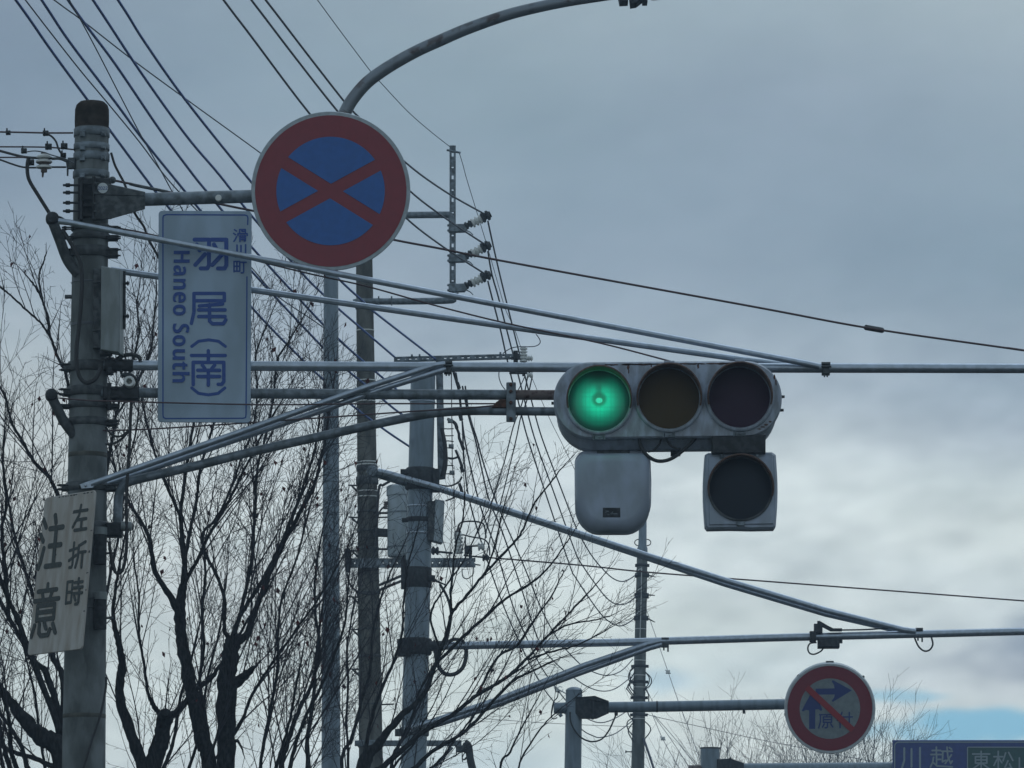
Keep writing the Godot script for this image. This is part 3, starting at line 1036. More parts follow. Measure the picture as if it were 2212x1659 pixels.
	for y in [926, 941, 954, 969, 990, 1006, 1024]:
		s = Shape.new()
		bar(s, V([958, y, 968, y - 1.5 + (y % 3), 980, y]), D + 0.08, D + 0.08, 1.3, 1.3, 6)
		part(rk, "rung", s, mats.dark_hardware)
	for c in [[[966, 905, 976, 909, 984, 916, 987, 926], 4.0], [[987, 926, 991, 936, 992, 946, 996, 956], 3.4], [[996, 956, 999, 964, 1002, 972], 4.2], [[984, 972, 990, 986, 994, 996, 998, 1010], 3.2], [[996, 1008, 1000, 1020], 4.6], [[963, 988, 976, 991, 990, 987], 2.4], [[948, 1047, 970, 1050, 990, 1042, 998, 1030], 2.0], [[992, 1044, 996, 1056, 999, 1068], 4.0], [[962, 1082, 978, 1076, 990, 1066], 2.0], [[978, 800, 986, 826, 990, 838], 2.6], [[988, 826, 992, 840], 4.4], [[993, 896, 997, 908], 4.4]]:
		s = Shape.new()
		bar(s, V(c[0]), D + 0.06, D + 0.06, c[1] * 0.8, c[1], 8)
		part(rk, "cable_joint", s, mats.cable)
	for c in [[974, 963], [976, 1020], [972, 908]]:
		s = Shape.new()
		rect(s, c[0] - 5, c[1] - 4, c[0] + 6, c[1] + 5, D + 0.03, 0.05, 0.01)
		part(rk, "clip", s, mats.box_grey)
	var rise := Shape.new()
	bar(rise, V([954, 925, 961, 960, 962, 1000, 956, 1030]), D - 0.02, D - 0.02, 4.0, 6.0, 10)
	single("cable", rise, mats.cable, "dark cable sleeve on the upright behind the far signal pole", "cable")

func slotted(t: Node3D, called: String, x0: float, y0: float, x1: float, y1: float, h: float, d: float, cells: int, rail := 0.36, solid := 0.6) -> void:
	# a channel of two rails joined by webs, so that its slots are open
	var s := Shape.new()
	var k := h * rail
	poly(s, V([x0, y0 - h * 0.5, x1, y1 - h * 0.5, x1, y1 - h * 0.5 + k, x0, y0 - h * 0.5 + k]), d, 0.05, 0.002)
	poly(s, V([x0, y0 + h * 0.5 - k, x1, y1 + h * 0.5 - k, x1, y1 + h * 0.5, x0, y0 + h * 0.5]), d, 0.05, 0.002)
	for i in cells:
		var a := (i + 0.0) / cells
		var b := (i + (solid if i % 3 != 1 else 0.92)) / cells
		poly(s, V([lerpf(x0, x1, a), lerpf(y0, y1, a) - h * 0.3, lerpf(x0, x1, b), lerpf(y0, y1, b) - h * 0.3, lerpf(x0, x1, b), lerpf(y0, y1, b) + h * 0.3, lerpf(x0, x1, a), lerpf(y0, y1, a) + h * 0.3]), d - 0.003, 0.01)
	for f in [0.14, 0.2, 0.83]:
		bar(s, [Vector2(lerpf(x0, x1, f), lerpf(y0, y1, f) - h * 0.5 - 4), Vector2(lerpf(x0, x1, f), lerpf(y0, y1, f) - h * 0.4)], d - 0.02, d - 0.02, 2.2, 2.8, 6, false)
	part(t, called, s, mats.weathered_steel)

func spool(t: Node3D, called: String, x: float, y: float, dx: float, dy: float, d: float, r: float, m: Material) -> void:
	# a ribbed insulator from (x, y) along (dx, dy)
	var s := Shape.new()
	var a := spot(x, y, d)
	var b := spot(x + dx, y + dy, d)
	var l := a.distance_to(b)
	var k := mp(d) * r
	var prof: Array = [Vector2(0, 0), Vector2(k * 0.6, 0)]
	var n := maxi(2, int(l / (k * 0.75)))
	for i in n:
		var h0 := l * i / n
		var h1 := l * (i + 1) / n
		prof.append(Vector2(k, lerpf(h0, h1, 0.12)))
		prof.append(Vector2(k, lerpf(h0, h1, 0.5)))
		prof.append(Vector2(k * 0.62, lerpf(h0, h1, 0.75)))
		prof.append(Vector2(k * 0.62, lerpf(h0, h1, 0.98)))
	prof.append(Vector2(0, l))
	s.lathe(a, b - a, prof, 16)
	part(t, called, s, m)

# ---------------------------------------------------------------- power pole behind the sign
func build_utility_pole() -> void:
	var D := UTILITY
	var p := Pole.new(Vector2(785, 430), Vector2(801, 1619), 17.0, 25.6, D)
	var t := thing("utility_pole", "stained brownish concrete power pole standing behind the round sign", "utility pole", foot(p))
	part(t, "shaft", shaft(p, 26), mats.concrete_warm)
	var s := Shape.new()
	for y in [713, 821, 866, 997, 1003, 1060, 1072]:
		s = Shape.new()
		ring(s, p, y, y + 2.4, 1.0, 20)
		part(t, "wire_tie", s, mats.porcelain)
	for b in [[1006, 1018, 2.0], [1029, 1047, 3.0], [1103, 1108, 2.0], [1144, 1149, 2.2], [1183, 1188, 2.0], [1278, 1284, 2.4], [1600, 1614, 2.4], [655, 668, 2.0], [1415, 1420, 1.0], [1357, 1361, 1.0], [1520, 1523, 1.0]]:
		s = Shape.new()
		ring(s, p, b[0], b[1], b[2], 22)
		part(t, "clamp_band", s, mats.hardware)
	for y in [1049, 1118, 1190, 1290, 1360, 1446]:
		s = Shape.new()
		var x := p.x(y) - p.r(y)
		bar(s, [Vector2(x + 2, y), Vector2(x - 20, y - 1)], D, D, 1.8, 1.8, 6, false)
		bar(s, [Vector2(x + 2, y + 14), Vector2(x - 12, y + 1)], D, D, 2.6, 2.0, 6, false)
		part(t, "step_iron", s, mats.dark_hardware)
	for y in [1118, 1522]:
		s = Shape.new()
		var x := p.x(y) + p.r(y)
		bar(s, [Vector2(x - 2, y), Vector2(x + 26, y - 1)], D, D, 1.8, 1.8, 6, false)
		part(t, "step_iron", s, mats.dark_hardware)
	s = Shape.new()
	bar(s, V([770, 466, 860, 465, 962, 464, 972, 466, 976, 474, 977, 500]), D - 0.05, D - 0.05, 7.4, 7.4, 14)
	part(t, "outrigger", s, mats.weathered_steel)
	s = Shape.new()
	bar(s, V([763, 653, 775, 651]), D - 0.14, D - 0.14, 6.5, 6.5, 12, false)
	bar(s, V([770, 651, 870, 651, 968, 649, 980, 644, 984, 630]), D - 0.12, D - 0.05, 7.0, 7.4, 14)
	for x in [804, 818, 846]:
		bar(s, [Vector2(x, 640), Vector2(x, 660)], D - 0.13, D - 0.13, 1.8, 1.8, 6, false)
	part(t, "outrigger", s, mats.weathered_steel)
	# the drilled upright that carries three line insulators
	s = Shape.new()
	var x0 := 971.0
	var x1 := 984.5
	rect(s, x0, 314, x0 + 4.6, 645, D - 0.06, 0.06, 0.003)
	rect(s, x1 - 4.6, 314, x1, 645, D - 0.06, 0.06, 0.003)
	var y := 314.0
	var k := 0
	while y < 640.0:
		var solid := 16.0 if k % 2 == 0 else 22.0
		rect(s, x0 + 3, y, x1 - 3, minf(y + solid, 645), D - 0.057, 0.012)
		y += solid + (8.0 if k % 2 == 0 else 3.0)
		k += 1
	bar(s, [Vector2(965, 324), Vector2(995, 330)], D - 0.06, D - 0.06, 2.6, 2.6, 6, false)
	part(t, "upright", s, mats.weathered_steel)
	for yy in [490, 555, 619]:
		s = Shape.new()
		poly(s, V([969, yy - 6, 1002, yy - 7, 1009, yy + 4, 1004, yy + 10, 969, yy + 11]), D - 0.10, 0.10, 0.006)
		for q in [yy - 3, yy + 8]:
			bolt(s, 973, 966, q, D - 0.08, 1.8)
		bar(s, V([1008, yy + 8, 1016, yy + 12, 1022, yy + 18]), D - 0.08, D - 0.08, 1.4, 1.0, 6)
		var o := part(t, "insulator_bracket", s, mats.weathered_steel)
		spool(o, "insulator_neck", 1005, yy - 1, 16, -8, D - 0.06, 8.5, mats.dark_hardware)
		spool(o, "insulator_body", 1019, yy - 7, 24, -12, D - 0.06, 10.5, mats.porcelain)
		spool(o, "insulator_head", 1040, yy - 18, 20, -10, D - 0.06, 11.5, mats.dark_hardware)
	# lower crossarm with its fittings
	slotted(t, "crossarm", 752, 1216, 1027, 1215, 20, D - 0.22, 18, 0.42, 0.86)
	s = Shape.new()
	rect(s, 746, 1184, 757, 1236, D - 0.26, 0.08, 0.01)
	part(t, "crossarm_end", s, mats.dark_hardware)
	spool(t, "post_insulator", 991, 1196, -1, -46, D - 0.2, 10, mats.porcelain)
	s = Shape.new()
	s.lathe(spot(990, 1150, D - 0.2), Vector3.UP, [Vector2(0.04, 0), Vector2(0.02, 0.05), Vector2(0.004, 0.09), Vector2(0, 0.09)], 10)
	part(t, "insulator_tip", s, mats.brown_porcelain)
	spool(t, "strain_insulator", 1032, 1181, 15, -1, D - 0.2, 9, mats.porcelain)
	spool(t, "strain_insulator", 1042, 1205, 15, 0, D - 0.2, 7.5, mats.dark_hardware)
	spool(t, "strain_insulator", 948, 1190, -18, 0, D - 0.2, 9, mats.dark_hardware)
	s = Shape.new()
	for q in [[948, 1192, 978, 1195, 2.6], [1004, 1181, 1033, 1179, 2.0], [1002, 1200, 1045, 1204, 2.0], [1005, 1160, 1005, 1200, 2.0], [1016, 1180, 1016, 1206, 4.0], [1024, 1219, 1038, 1221, 1.6]]:
		s = Shape.new()
		bar(s, V([q[0], q[1], q[2], q[3]]), D - 0.2, D - 0.2, q[4], q[4], 6, false)
		part(t, "line_fitting", s, mats.dark_hardware)
	s = Shape.new()
	rect(s, 1003, 1178, 1020, 1196, D - 0.22, 0.05, 0.006)
	part(t, "line_fitting", s, mats.dark_hardware)
	# spools at the end of the upper crossarm across the junction
	var up := thing("line_insulator", "white spool insulators on the tip of the slotted crossarm behind the long arm", "insulator", spot(1135, 781, FAR_SIGNAL))
	spool(up, "spool", 1131, 782, 0, -33, FAR_SIGNAL - 0.02, 8.5, mats.porcelain)
	spool(up, "spool", 1136, 774, 15, 0, FAR_SIGNAL - 0.02, 6.5, mats.porcelain)
	spool(up, "spool", 1138, 810, 13, 0, FAR_SIGNAL - 0.02, 6.5, mats.porcelain)
	s = Shape.new()
	rect(s, 1109, 757, 1119, 781, FAR_SIGNAL - 0.03, 0.06, 0.004)
	rect(s, 1104, 771, 1140, 776, FAR_SIGNAL - 0.035, 0.05, 0.003)
	rect(s, 1100, 803, 1150, 807, FAR_SIGNAL + 0.0, 0.05, 0.003)
	rect(s, 1128, 778, 1134, 812, FAR_SIGNAL + 0.01, 0.03, 0.003)
	part(up, "holder", s, mats.dark_hardware)
	# bottom crossarm with a cable bundle
	s = Shape.new()
	rect(s, 766, 1599, 997, 1611, D - 0.18, 0.08, 0.006)
	part(t, "crossarm", s, mats.weathered_steel)
	s = Shape.new()
	bar(s, V([977, 1614, 950, 1645, 920, 1680]), D - 0.12, D - 0.05, 3.4, 3.4, 8, false)
	part(t, "crossarm_brace", s, mats.galvanised)
	var bn := thing("cable_closure", "tangled black cable closure at the end of the lowest crossarm", "cable closure", spot(1008, 1650, D - 0.15))
	s = Shape.new()
	bar(s, V([1003, 1604, 1012, 1612, 1016, 1640, 1022, 1665, 1034, 1700]), D - 0.2, D - 0.2, 8, 9, 10)
	part(bn, "sleeve", s, mats.cable)
	s = Shape.new()
	rect(s, 985, 1610, 1007, 1624, D - 0.24, 0.1, 0.006)
	part(bn, "case", s, mats.hardware)
	for i in 10:
		s = Shape.new()
		var a := Vector2(rng.randf_range(985, 1018), rng.randf_range(1596, 1612))
		var b := a + Vector2(rng.randf_range(-16, 18), rng.randf_range(12, 30))
		var c := b + Vector2(rng.randf_range(-14, 14), rng.randf_range(2, 22))
		bar(s, [a, b, c], D - 0.22, D - 0.2, 1.3, 1.3, 6)
		part(bn, "lead", s, mats.cable)
	# transformer
	var tr := thing("pole_transformer", "pale grey can-shaped transformer bolted beside the brownish power pole", "transformer", spot(868, 1201, D - 0.2))
	s = Shape.new()
	var m := mp(D)
	var lo := spot(868, 1203, D - 0.2)
	var hi := spot(868, 1049, D - 0.2)
	var h := hi.distance_to(lo)
	s.lathe(lo, hi - lo, [Vector2(0, 0), Vector2(29 * m, 0), Vector2(31 * m, 0.03), Vector2(31 * m, h - 0.12)], 28)
	part(tr, "tank", s, mats.transformer_grey)
	s = Shape.new()
	s.lathe(lo, hi - lo, [Vector2(30 * m, h - 0.13), Vector2(33 * m, h - 0.125), Vector2(33 * m, h - 0.02), Vector2(29 * m, h), Vector2(0, h + 0.02)], 28)
	part(tr, "lid", s, mats.transformer_grey)
	for y2 in [1110, 1185]:
		s = Shape.new()
		s.lathe(spot(868, y2, D - 0.2), Vector3.UP, [Vector2(30 * m, 0), Vector2(32 * m, 0.002), Vector2(32 * m, 0.022), Vector2(30 * m, 0.024)], 28)
		part(tr, "band", s, mats.weathered_steel)
	s = Shape.new()
	poly(s, V([806, 1140, 822, 1141, 838, 1142, 838, 1158, 822, 1157, 806, 1158]), D - 0.2, 0.15, 0.006)
	for y2 in [1106, 1184]:
		rect(s, 806, y2, 838, y2 + 4, D - 0.2, 0.03, 0.0)
	part(tr, "hanger", s, mats.dark_hardware)
	spool(tr, "bushing", 833, 1100, 0, -17, D - 0.25, 5, mats.brown_porcelain)
	for c in [
		["black jumper cable arching beside the transformer's bushing", [813, 1150, 818, 1110, 832, 1092, 838, 1084], 1.8],
		["black cable curving from the lower crossarm's left end up past the power pole", [750, 1238, 756, 1262, 772, 1278, 800, 1284, 822, 1276], 2.0],
		["black arch of cable over the ribbed post insulator", [990, 1136, 996, 1129, 1012, 1126, 1036, 1128, 1046, 1136, 1050, 1162], 1.8],
		["black jumper wire drooping between the lower crossarm's fittings", [1000, 1155, 1020, 1160, 1045, 1165, 1056, 1178, 1058, 1200], 1.6],
		["small pale loop of wire below the lower crossarm", [998, 1228, 1000, 1246, 1010, 1250, 1022, 1240, 1023, 1226], 1.1],
		["black cable rising from the transformer to the upright above", [812, 1180, 818, 1060, 828, 1048, 842, 1040], 2.8],
	]:
		s = Shape.new()
		bar(s, V(c[1]), D - 0.22, D - 0.22, c[2], c[2], 8)
		single("cable", s, mats.cable, c[0], "cable")
	for q in [[819, 1264, 867, 1244], [819, 1275, 867, 1255]]:
		s = Shape.new()
		bar(s, V(q), D - 0.15, D - 0.15, 3.0, 3.0, 8, false)
		part(t, "strut", s, mats.hardware)

# ---------------------------------------------------------------- the last power pole
func build_distant_pole() -> void:
	var D := DISTANT
	var p := Pole.new(Vector2(1387.5, 1190), Vector2(1378.5, 1619), 11.4, 13.8, D)
	var t := thing("utility_pole", "slim far power pole with spiked clamps where the sagging wires end", "utility pole", foot(p))
	var m := mp(D)
	part(t, "shaft", shaft(p, 20), mats.concrete_far)
	var s := Shape.new()
	var a := spot(1387.5, 1192, D)
	var up := spot(1389.5, 1085, D) - a
	var h := up.length()
	s.lathe(a, up, [Vector2(11.4 * m, 0), Vector2(11.2 * m, h * 0.07), Vector2(9.0 * m, h * 0.12), Vector2(7.6 * m, h * 0.95), Vector2(6 * m, h), Vector2(0, h)], 20)
	part(t, "top_tube", s, mats.pole_steel)
	for sx in [-1, 1]:
		s = Shape.new()
		var pts := []
		for k in 9:
			var g := -PI * 0.5 + PI * k / 8.0
			pts.append(Vector2(1388.5 + sx * (8.5 + cos(g) * 9.0), 1172 + sin(g) * 7.0))
		bar(s, pts, D, D, 1.2, 1.2, 6, false)
		part(t, "eye_ring", s, mats.dark_hardware)
	for q in [[1218, 1224, 0], [1238, 1247, 1245], [1281, 1292, 1285], [1330, 1340, 1343]]:
		s = Shape.new()
		ring(s, p, q[0], q[1], 2.0, 18)
		rect(s, p.x(q[0]) - 15, q[0], p.x(q[0]) - 8, q[1], D - 0.05, 0.08, 0.006)
		rect(s, p.x(q[0]) + 8, q[0], p.x(q[0]) + 16, q[1], D - 0.05, 0.08, 0.006)
		if q[2]:
			bar(s, [Vector2(p.x(q[0]) + 10, q[0] + 4), Vector2(1415, q[2] + 1)], D, D, 2.2, 1.0, 6, false)
		part(t, "spiked_clamp", s, mats.dark_hardware)
		if q[2]:
			s = Shape.new()
			bar(s, disc_line(p.x(q[0]) - 3, q[0] - 4, 5, 10).slice(5), D - 0.15, D - 0.15, 1.2, 1.2, 6, false)
			part(t, "wire_tie", s, mats.porcelain)
	for y in [1358, 1426, 1458, 1484, 1552]:
		s = Shape.new()
		ring(s, p, y, y + 1.6, 0.6, 18)
		part(t, "wire_tie", s, mats.porcelain)
	for y in [1436, 1470, 1504, 1541]:
		s = Shape.new()
		ring(s, p, y, y + 6, 1.4, 18)
		rect(s, p.x(y) - 19, y, p.x(y) - 10, y + 6, D, 0.06, 0.004)
		rect(s, p.x(y) + 10, y, p.x(y) + 19, y + 6, D, 0.06, 0.004)
		part(t, "clamp_band", s, mats.dark_hardware)
	s = Shape.new()
	bar(s, V([1367, 1624, 1351, 1624]), D, D, 1.4, 1.4, 6, false)
	bar(s, V([1352, 1621, 1352, 1627]), D, D, 1.6, 1.6, 6, false)
	part(t, "step_iron", s, mats.dark_hardware)
	s = Shape.new()
	bar(s, V([1386, 1226, 1385, 1300, 1382, 1390]), D - 0.12, D - 0.12, 1.0, 1.0, 6, false)
	part(t, "earth_lead", s, mats.porcelain)
	for i in 12:
		s = Shape.new()
		var y := rng.randf_range(1425, 1560)
		var side := -1.0 if i % 3 else 1.0
		var x := p.x(y) + side * 11
		var w := rng.randf_range(8, 18) * side
		bar(s, [Vector2(x, y), Vector2(x + w, y + rng.randf_range(8, 20)), Vector2(x + w * 0.9, y + rng.randf_range(22, 34)), Vector2(x - side * 3, y + rng.randf_range(36, 48))], D - 0.05, D - 0.08, 1.3, 1.3, 6)
		part(t, "hanging_lead", s, mats.cable)

# ---------------------------------------------------------------- street lamp
func build_street_lamp() -> void:
	var D := LAMP
	var p := Pole.new(Vector2(715, 420), Vector2(715, 1640), 15.0, 20.4, D)
	var t := thing("street_lamp", "tapered steel street lamp with a long curved arm sweeping over the road", "street lamp", foot(p))
	part(t, "post", shaft(p, 26), mats.pole_steel)
	var s := Shape.new()
	bar(s, V([715, 425, 716, 380, 720, 330, 730, 280, 746, 242, 762, 214, 790, 181, 822, 156, 862, 131, 905, 108, 945, 90, 1010, 62, 1093, 33, 1160, 16, 1225, 3, 1290, -7, 1345, -15]), D, D, 15.0, 11.4, 20)
	part(t, "arm", s, mats.lamp_steel)
	s = Shape.new()
	poly(s, V([1333, -24, 1357, -26, 1357, 3.2, 1339, 4.2]), D - 0.1, 0.2, 0.01)
	poly(s, V([1358, -24, 1384, -24, 1390, -4, 1375, 7.5, 1362, 9.5]), D - 0.1, 0.2, 0.01)
	bar(s, V([1340, -14, 1420, -24]), D, D, 10, 9, 14, false)
	rect(s, 1388, -24, 1399, 2.8, D - 0.1, 0.2, 0.01)
	part(t, "lamp_clamp", s, mats.dark_hardware)
	s = Shape.new()
	poly(s, rounded(1500, -42, 105, 20, 18, -0.10), D - 0.16, 0.32, 0.04, true)
	part(t, "lamp_head", s, mats.weathered_steel)

# ---------------------------------------------------------------- post of the no right turn sign
func build_moped_post() -> void:
	var D := MOPED
	var p := Pole.new(Vector2(1240, 1492), Vector2(1237.5, 1659), 17.8, 18.2, D)
	var t := thing("sign_post", "round-topped grey steel post whose side arm holds the red ring sign", "post", foot(p))
	var m := mp(D)
	part(t, "shaft", shaft(p, 26), mats.pole_steel)
	var s := Shape.new()
	s.lathe(spot(1240, 1493, D), Vector3.UP, [Vector2(18.2 * m, 0), Vector2(18.2 * m, 2 * m), Vector2(14 * m, 6 * m), Vector2(7 * m, 8.6 * m), Vector2(0, 9.2 * m)], 26)
	part(t, "cap", s, mats.pole_steel)
	s = Shape.new()
	bar(s, V([1200, 1530, 1225, 1529]), D, D, 12, 12, 18, false)
	s.lathe(spot(1200, 1530, D), Vector3(-1, 0, 0), [Vector2(12.6 * m, -0.01), Vector2(12.6 * m, 0.01), Vector2(9 * m, 0.02), Vector2(0, 0.02)], 18)
	bar(s, V([1209, 1542, 1213, 1548]), D - 0.05, D - 0.05, 4, 4, 8, false)
	part(t, "stub_pipe", s, mats.pole_steel)
	s = Shape.new()
	poly(s, V([1243, 1505, 1256, 1505, 1285, 1503, 1315, 1514, 1315, 1541, 1288, 1553, 1256, 1553, 1243, 1541]), D - 0.09, 0.012, 0.002)
	poly(s, V([1243, 1512, 1300, 1512, 1315, 1518, 1315, 1538, 1300, 1544, 1243, 1544]), D - 0.06, 0.12, 0.01)
	rect(s, 1278, 1505, 1283, 1552, D - 0.11, 0.16, 0.002)
	poly(s, V([1256, 1505, 1285, 1503, 1315, 1514, 1315, 1517, 1256, 1509]), D - 0.12, 0.2, 0.002)
	part(t, "arm_bracket", s, mats.dark_hardware)
	s = Shape.new()
	bar(s, V([1310, 1528, 1419, 1526.5, 1659, 1522, 1790, 1519.5]), D, D, 11.6, 11.2, 20, false)
	part(t, "sign_arm", s, mats.pole_steel)
	s = Shape.new()
	bar(s, V([1417.5, 1526.5, 1421, 1526.5]), D, D, 12.3, 12.3, 20, false)
	part(t, "arm_joint", s, mats.dark_hardware)
	for q in [[1607, 1533, 1541.5, 3.2], [1331, 1536, 1546, 4.0]]:
		s = Shape.new()
		bar(s, V([q[0], q[1], q[0], q[2]]), D - 0.02, D - 0.02, q[3], q[3] * 0.9, 8, false)
		part(t, "arm_bolt", s, mats.dark_hardware)
	s = Shape.new()
	bar(s, V([1231, 1538, 1233, 1560, 1243, 1580, 1258, 1595, 1278, 1602, 1299, 1597, 1314, 1580, 1324, 1560, 1330, 1545]), D - 0.13, D - 0.1, 1.7, 1.7, 8)
	single("cable", s, mats.cable, "black cable loop hanging between the red ring sign's post and its arm", "cable")
	s = Shape.new()
	bar(s, V([1206, 1492, 1204, 1506, 1196, 1516, 1192, 1532, 1191, 1546, 1195, 1553, 1204, 1550]), D - 0.05, D - 0.05, 1.2, 1.2, 8)
	single("cable", s, mats.cable, "thin lead hanging beside the red ring sign's post", "cable")
	s = Shape.new()
	poly(s, V([1196, 1483, 1201, 1482, 1211, 1491, 1208, 1496, 1200, 1494]), D - 0.05, 0.06, 0.004)
	bar(s, V([1208, 1490, 1222, 1498]), D - 0.05, D - 0.02, 1.2, 1.2, 6, false)
	bar(s, disc_line(1210, 1489, 6, 10), D - 0.03, D - 0.03, 0.9, 0.9, 6, false)
	single("wire_anchor", s, mats.porcelain, "small pale wire anchor beside the top of the red ring sign's post", "anchor")

# ---------------------------------------------------------------- direction sign
func build_guide_sign() -> void:
	var D := GUIDE
	var p := Pole.new(Vector2(1534, 1618), Vector2(1534, 1700), 20.5, 20.8, D)
	var t := thing("guide_sign_post", "thick flat-topped grey post carrying the blue direction sign's arm", "post", foot(p))
	part(t, "shaft", shaft(p, 26), mats.pole_steel)
	var s := Shape.new()
	var m := mp(D)
	s.lathe(spot(1534, 1617.5, D), Vector3.UP, [Vector2(19 * m, -0.005), Vector2(22.3 * m, 0), Vector2(22.3 * m, 2.6 * m), Vector2(0, 3 * m)], 26)
	part(t, "cap", s, mats.hardware)
	s = Shape.new()
	poly(s, V([1548, 1640, 1578, 1638, 1607, 1648, 1607, 1676, 1580, 1690, 1548, 1690]), D - 0.1, 0.2, 0.006)
	rect(s, 1576, 1636, 1580, 1692, D - 0.13, 0.26, 0.002)
	part(t, "arm_bracket", s, mats.dark_hardware)
	s = Shape.new()
	bar(s, V([1600, 1661, 1940, 1658.5, 2300, 1656]), D, D, 12, 12, 18, false)
	part(t, "sign_arm", s, mats.pole_steel)
	s = Shape.new()
	bar(s, V([1487, 1665, 1520, 1665]), D, D, 12, 12, 16, false)
	part(t, "stub_pipe", s, mats.rusted_pipe)
	# the plate
	var g := thing("direction_sign", "blue direction sign with white writing and a green panel", "road sign", spot(2150, 1700, D - 0.16))
	s = Shape.new()
	rect(s, 1928, 1598.5, 2430, 1800, D - 0.16, 0.04, 0.006)
	part(g, "plate", s, mats.guide_blue)
	s = Shape.new()
	var e := D - 0.165
	outline(s, rounded(2179, 1699.5, 246.5, 96.5, 9), 2.6, e)
	part(g, "border", s, mats.guide_white)
	s = Shape.new()
	rect(s, 2089, 1613, 2260, 1672, e, 0.004)
	part(g, "green_panel", s, mats.guide_green)
	s = Shape.new()
	outline(s, rounded(2174.5, 1642.5, 84.5, 28.5, 2), 2.2, e - 0.006)
	part(g, "panel_border", s, mats.guide_white)
	glyph(g, "川", 1946, 1614, 1992, 1662, 4.2, e, mats.guide_white)
	glyph(g, "越", 2010, 1614, 2057, 1658, 3.6, e, mats.guide_white)
	glyph(g, "東", 2099, 1623, 2140, 1664, 3.4, e - 0.006, mats.guide_white)
	glyph(g, "松", 2147, 1623, 2188, 1664, 3.4, e - 0.006, mats.guide_white)
	glyph(g, "山", 2199, 1624, 2238, 1663, 3.4, e - 0.006, mats.guide_white)

func outline(s: Shape, pts: Array, w: float, d: float) -> void:
	# a painted line that follows a closed outline
	var n := pts.size()
	for i in n:
		var a: Vector2 = pts[i]
		var b: Vector2 = pts[(i + 1) % n]
		var q := (b - a).normalized().orthogonal() * w * 0.5
		var line := PackedVector3Array()
		for c in [a + q, b + q, b - q, a - q]:
			line.append(spot(c.x, c.y, d - 0.0002 * (i % 3)))
		if a.distance_to(b) > 0.01:
			s.plate(line, Vector3.BACK, 0.003)
